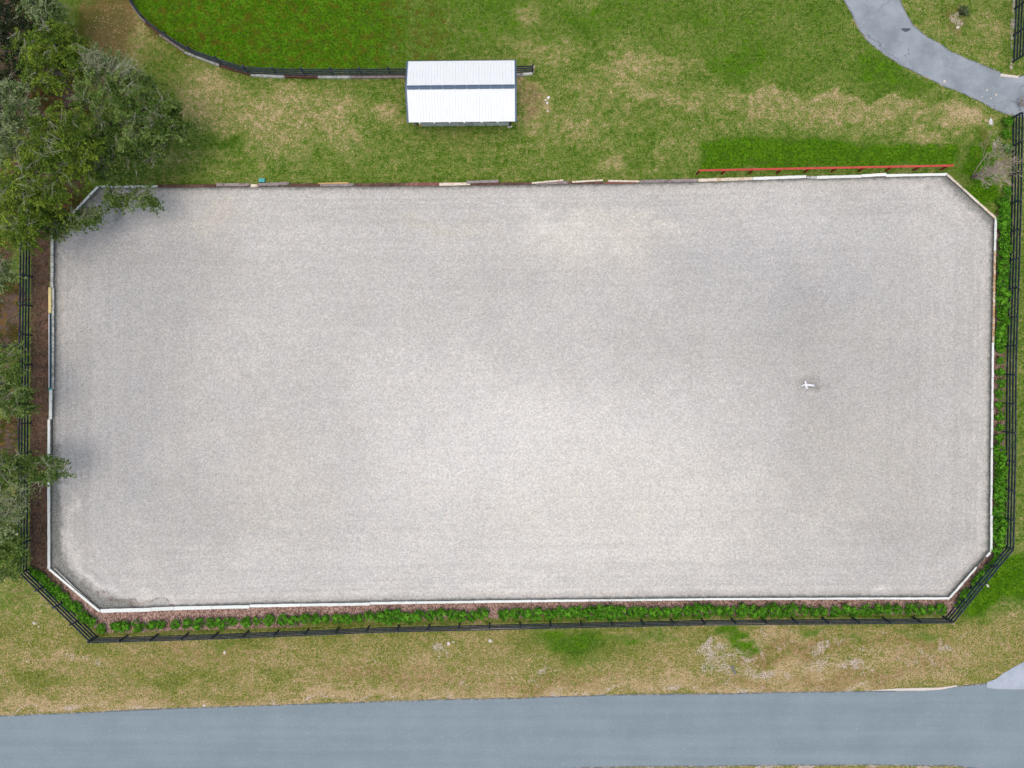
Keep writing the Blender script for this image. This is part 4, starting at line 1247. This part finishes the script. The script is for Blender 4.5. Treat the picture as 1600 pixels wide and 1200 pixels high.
# ------------------------------------------------------------------ trees
TG = "leafy trees overhanging the left end"
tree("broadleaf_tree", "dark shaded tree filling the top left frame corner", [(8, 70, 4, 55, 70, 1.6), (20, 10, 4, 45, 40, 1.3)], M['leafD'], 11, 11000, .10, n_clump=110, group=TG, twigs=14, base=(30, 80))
tree("broadleaf_tree", "small bluish green tree cut by the top frame edge", [(68, 6, 5, 30, 26, 1.2)], M['leafC'], 12, 7000, .085, n_clump=46, group=TG, twigs=24, base=(82, 12))
tree("broadleaf_tree", "rounded green crown with a forked pale branch, upper left", [(78, 90, 6, 42, 46, 1.4), (112, 92, 5, 30, 30, 1.2), (45, 80, 5, 20, 28, 1.0)], M['leafA'], 13, 16000, .085, n_clump=100, group=TG, twigs=80, base=(105, 120))
tree("broadleaf_tree", "widest dark green tree reaching over the tan lawn towards the paddock fence", [(205, 175, 6, 56, 54, 1.6), (165, 150, 6, 44, 30, 1.4), (255, 196, 4.5, 38, 34, 1.2), (180, 220, 5, 40, 32, 1.2)], M['leafB'], 14, 28000, .085, n_clump=180, group=TG, twigs=170, base=(215, 215))
tree("broadleaf_tree", "pale twiggy thin crown at the edge of the tan lawn, upper left", [(178, 110, 6, 34, 16, .8), (200, 122, 6, 22, 10, .6), (150, 95, 6, 18, 12, .6)], M['leafC'], 15, 4200, .08, n_clump=50, group=TG, twigs=170)
tree("broadleaf_tree", "brightest yellow green crown in the middle of the tree group", [(88, 212, 8, 40, 38, 1.6), (110, 238, 7, 40, 30, 1.4), (70, 238, 7, 28, 24, 1.2)], M['leafA'], 16, 19000, .085, n_clump=110, group=TG, twigs=90, base=(120, 250))
tree("broadleaf_tree", "grey green thin tree at the left frame edge above the yellow green crowns", [(12, 160, 6, 32, 32, 1.2), (8, 215, 6, 30, 38, 1.2), (40, 175, 5.5, 22, 22, 1.0)], M['leafC'], 17, 10500, .085, n_clump=90, group=TG, twigs=130, base=(30, 190))
tree("broadleaf_tree", "broad green tree leaning over the cut corner of the arena", [(50, 285, 7, 62, 34, 1.5), (28, 330, 6, 42, 36, 1.3), (110, 266, 6.5, 34, 22, 1.2), (72, 318, 5, 34, 22, 1.0), (22, 368, 5, 30, 20, .9)], M['leafA'], 18, 25000, .085, n_clump=170, group=TG, twigs=170, base=(50, 315))
tree("broadleaf_tree", "low pale branched tree with a leafy spray over the arena corner", [(100, 348, 3.6, 22, 10, .5), (128, 342, 3.4, 24, 12, .5), (142, 336, 3.2, 12, 8, .4), (84, 352, 3.6, 16, 12, .5), (64, 340, 4, 22, 14, .6)], M['leafB'], 25, 8200, .085, n_clump=80, group=TG, twigs=90, base=(60, 335), trunk_r=.13)
tree("broadleaf_tree", "dark green low crown drooping over the white corner boards", [(185, 262, 4.5, 40, 18, .9), (200, 306, 3.6, 38, 11, .5), (180, 312, 3.4, 16, 8, .4), (232, 316, 3.2, 12, 9, .4), (232, 240, 4.5, 24, 18, .9), (160, 256, 5, 24, 16, .8)], M['leafB'], 19, 14000, .085, n_clump=120, group=TG, twigs=100, base=(170, 270), trunk_r=.16)
tree("broadleaf_tree", "small pale twiggy crown at the left frame edge below the big trees", [(3, 432, 4, 14, 24, .6)], M['leafC'], 20, 1700, .08, n_clump=18, group=TG, twigs=34, base=(4, 440))
tree("broadleaf_tree", "mid green crown at the left frame edge over the fence spur", [(12, 612, 4.5, 28, 34, 1.1), (8, 560, 4, 18, 16, .8), (30, 632, 3.5, 14, 14, .6)], M['leafB'], 21, 7500, .085, n_clump=64, group=TG, twigs=54, base=(16, 600), trunk_r=.16)
tree("broadleaf_tree", "tree whose thin leafy bough reaches across the fence onto the arena edge", [(4, 735, 4.8, 30, 26, 1.0), (48, 722, 4.2, 32, 12, .5), (62, 745, 4, 28, 9, .4), (88, 728, 3.6, 16, 12, .4), (100, 742, 3.6, 14, 8, .3)], M['leafB'], 22, 7200, .085, (.2, .45), n_clump=120, group=TG, twigs=90, base=(14, 730), trunk_r=.14)
tree("broadleaf_tree", "grey twiggy crown at the left frame edge below the reaching bough", [(2, 800, 4.5, 30, 32, 1.0), (30, 776, 4, 12, 14, .6)], M['leafC'], 23, 3300, .085, n_clump=74, group=TG, twigs=130, base=(16, 800), trunk_r=.14)
tree("broadleaf_tree", "dense dark green low crown at the left frame edge by the fence corner", [(6, 872, 3, 26, 34, .8), (18, 850, 3, 14, 26, .7)], M['leafB'], 24, 4800, .09, n_clump=70, group=TG, twigs=16, base=(18, 860), trunk_r=.14)

# ------------------------------------------------------------------ bare multi-stem tree by the right fence
def bare_tree(label, base, height, spread, seed, stems=9, lean=(0, 0), name="bare_tree", depth=4, cat="tree", r0=.05):
    rd = random.Random(seed)
    b = W(*base)
    root = empty(name, b, label, cat)
    trunk = MB(); fine = MB()

    def grow(p, d, ln, r, lev):
        pts = [p]; rr_ = [r]
        n = 4
        for s in range(n):
            d = (d + Vector((rd.uniform(-.16, .16), rd.uniform(-.16, .16), rd.uniform(-.04, .10)))).normalized()
            pts.append(pts[-1] + d * ln / n); rr_.append(max(r * (1 - .4 * (s + 1) / n), .009))
        (trunk if lev < 2 else fine).tube(pts, rr_, 5 if lev < 2 else 3)
        if lev >= depth: return
        for _ in range(3 if lev else 3):
            k = rd.randint(2, n)
            a = rd.uniform(0, 6.28); sp = rd.uniform(.3, .75)
            e = (d + Vector((math.cos(a) * sp, math.sin(a) * sp, rd.uniform(-.1, .25)))).normalized()
            grow(pts[k], e, ln * rd.uniform(.5, .72), rr_[k] * .62, lev + 1)

    for i in range(stems):
        a = 2 * math.pi * i / stems + rd.uniform(-.3, .3); t = rd.uniform(.1, spread)
        d = Vector((math.cos(a) * t + lean[0], math.sin(a) * t + lean[1], 1)).normalized()
        grow(Vector((math.cos(a) * .1, math.sin(a) * .1, 0)), d, height * rd.uniform(.36, .46), r0 * rd.uniform(.7, 1.1), 0)
    trunk.build("trunk", M['crape'], root, True)
    fine.build("twigs", M['crape'], root)
    return root


bare_tree("leafless pinkish grey multi stemmed tree beside the right hand fence", (1519, 277), 5.2, .50, 5, 9, lean=(.10, .02), r0=.056)
bare_tree("low bare dark bush at the right end of the driveway", (1594, 164), 1.2, .9, 8, 8, name="bare_bush", depth=3, cat="bush", r0=.025)


# ------------------------------------------------------------------ clump plant inside the driveway bend
def blade_plant(label, px, py, n, ln, seed, mat, lean=(0, 0), cat="plant", name="spiky_plant"):
    rd = random.Random(seed); mb = MB()
    b = W(px, py)
    tint = []
    for i in range(n):
        a = rd.uniform(0, 6.28); l = ln * rd.uniform(.5, 1)
        d = Vector((math.cos(a) + lean[0], math.sin(a) + lean[1], rd.uniform(.4, 1.2))).normalized()
        s = Vector((-d.y, d.x, 0)).normalized() * .035
        p0 = Vector((rd.uniform(-.1, .1), rd.uniform(-.1, .1), 0)); p1 = p0 + d * l * .55; p2 = p0 + d * l + Vector((0, 0, -.25 * l))
        k = len(mb.v)
        mb.v += [p0 - s, p0 + s, p1 + s, p1 - s, p2]
        mb.f += [[k, k + 1, k + 2, k + 3], [k + 3, k + 2, k + 4]]
        tint += [rd.random()] * 5
    root = empty(name, b, label, cat)
    mesh_obj("blades", mb.v, mb.f, mat, root, attrs=dict(tint=tint))
    c = MB().tube([(0, 0, 0), (0.02, 0, .16)], [.12, .07], 8); c.build("crown_base", M['brown'], root)
    return root


blade_plant("dark spiky plant with bare earth round it inside the driveway bend", 1501, 21, 60, 1.0, 3, M['blade'], lean=(.6, .35))

# ------------------------------------------------------------------ shrub rows
protos = []
for k in range(7):
    rd = np.random.default_rng(100 + k)
    nb = 26
    a = rd.uniform(0, 6.28, nb); q = np.sqrt(rd.random(nb)) * .42
    z = .12 + .40 * np.sqrt(np.clip(1 - (q / .5) ** 2, 0, 1)) * rd.uniform(.5, 1, nb)
    C = np.stack([q * np.cos(a) * rd.uniform(.9, 1.1), q * np.sin(a), z], -1)
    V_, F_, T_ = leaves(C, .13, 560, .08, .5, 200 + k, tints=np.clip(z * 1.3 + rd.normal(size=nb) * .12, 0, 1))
    me = None
    protos.append((V_, F_, T_))
meshes = []
for k, (V_, F_, T_) in enumerate(protos):
    mb = MB()
    for s in range(5):
        a = s * 1.26
        mb.tube([(0, 0, 0), (.08 * math.cos(a), .08 * math.sin(a), .18), (.2 * math.cos(a), .2 * math.sin(a), .36)], [.014, .011, .006], 4)
    meshes.append((V_, F_, T_, mb))


class Shrub:
    fol = []; stm = []


for k, (V_, F_, T_, mb) in enumerate(meshes):
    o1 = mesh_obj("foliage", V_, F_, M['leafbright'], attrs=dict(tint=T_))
    o2 = mb.build("stem", M['bark'])
    Shrub.fol.append(o1.data); Shrub.stm.append(o2.data)
    bpy.data.objects.remove(o1); bpy.data.objects.remove(o2)


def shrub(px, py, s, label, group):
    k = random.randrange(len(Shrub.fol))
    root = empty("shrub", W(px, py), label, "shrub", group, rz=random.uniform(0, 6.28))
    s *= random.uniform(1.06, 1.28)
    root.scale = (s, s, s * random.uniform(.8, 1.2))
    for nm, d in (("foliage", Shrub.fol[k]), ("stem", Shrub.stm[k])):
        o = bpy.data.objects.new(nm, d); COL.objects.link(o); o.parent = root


G1, G2 = "shrubs planted along the road side fence", "shrubs planted along the right hand fence"
G3, G4 = "shrubs along the diagonal fence near the trees", "shrubs along the diagonal fence by the green lawn"
# road side: the separate ones at the left are read off the photo
xs = [162, 184, 198, 218, 239, 254, 276, 295, 312, 331, 350, 366, 386, 405, 423, 443, 460, 479, 495, 510, 529, 545, 562, 579, 595]
base_y = lambda x: np.interp(x, [150, 200, 300, 500, 600, 800, 1100, 1480], [977, 976.5, 972, 965, 962, 957.5, 953, 951])
cnt = 0
for i, x in enumerate(xs):
    cnt += 1
    shrub(x, base_y(x) + random.uniform(-1.5, 1.5) + (4 if i == 0 else 0), random.uniform(.86, 1.08) * (.9 if x > 220 else .95),
          "round shrub set apart in pink mulch, %s in the road side row from the trees" % ORD(cnt), G1)
x = 608
while x < 1478:
    if not (764 < x < 778):
        cnt += 1
        s = random.uniform(.9, 1.12) if x < 1250 else random.uniform(.78, 1.02)
        shrub(x, base_y(x) + random.uniform(-2, 2), s, "shrub touching its neighbours, %s in the road side row counted from the trees" % ORD(cnt), G1)
    x += random.uniform(14.5, 18.5)
for i in range(11):
    t = i / 10
    shrub(62 + t * 84 + random.uniform(-2, 2), 897 + t * 74 + random.uniform(-2, 2), random.uniform(.8, 1.1), "bright green shrub, %s down the diagonal fence near the trees" % ORD(i + 1), G3)
for i in range(9):
    t = i / 8
    shrub(1496 + t * 60 + random.uniform(-2, 2), 940 - t * 72 + random.uniform(-2, 2), random.uniform(.8, 1.05), "bright green shrub, %s up the diagonal kickboard beside the green lawn" % ORD(i + 1), G4)
# right side: dense, then a stretch of separate small ones, then dense again
y = 318; cnt = 0
while y < 858:
    xb = np.interp(y, [300, 400, 600, 850], [1564.5, 1563.5, 1559.5, 1556]); cnt += 1
    if 545 < y < 690:
        shrub(xb - .5, y, random.uniform(.66, .82), "small separate shrub in mulch, %s down the right row from the bare tree" % ORD(cnt), G2); y += random.uniform(15.5, 18.5)
    else:
        shrub(xb + random.uniform(-1, 1), y, random.uniform(.9, 1.12), "leafy shrub crowding its neighbours, %s down the right row from the bare tree" % ORD(cnt), G2); y += random.uniform(11, 14)
for x, y, l in [(1571, 192, "small dark green shrub at the driveway end of the right hand fence"), (1569.5, 210, "small dark green shrub second from the driveway on the right hand fence"), (1571, 232, "small shrub beside the fence just above the bare tree"), (1572, 300, "small shrub beside the fence just below the bare tree")]:
    shrub(x, y, .8, l, G2)
shrub(56, 893, .75, "small shrub at the fence corner where the mulch strip ends", G3)
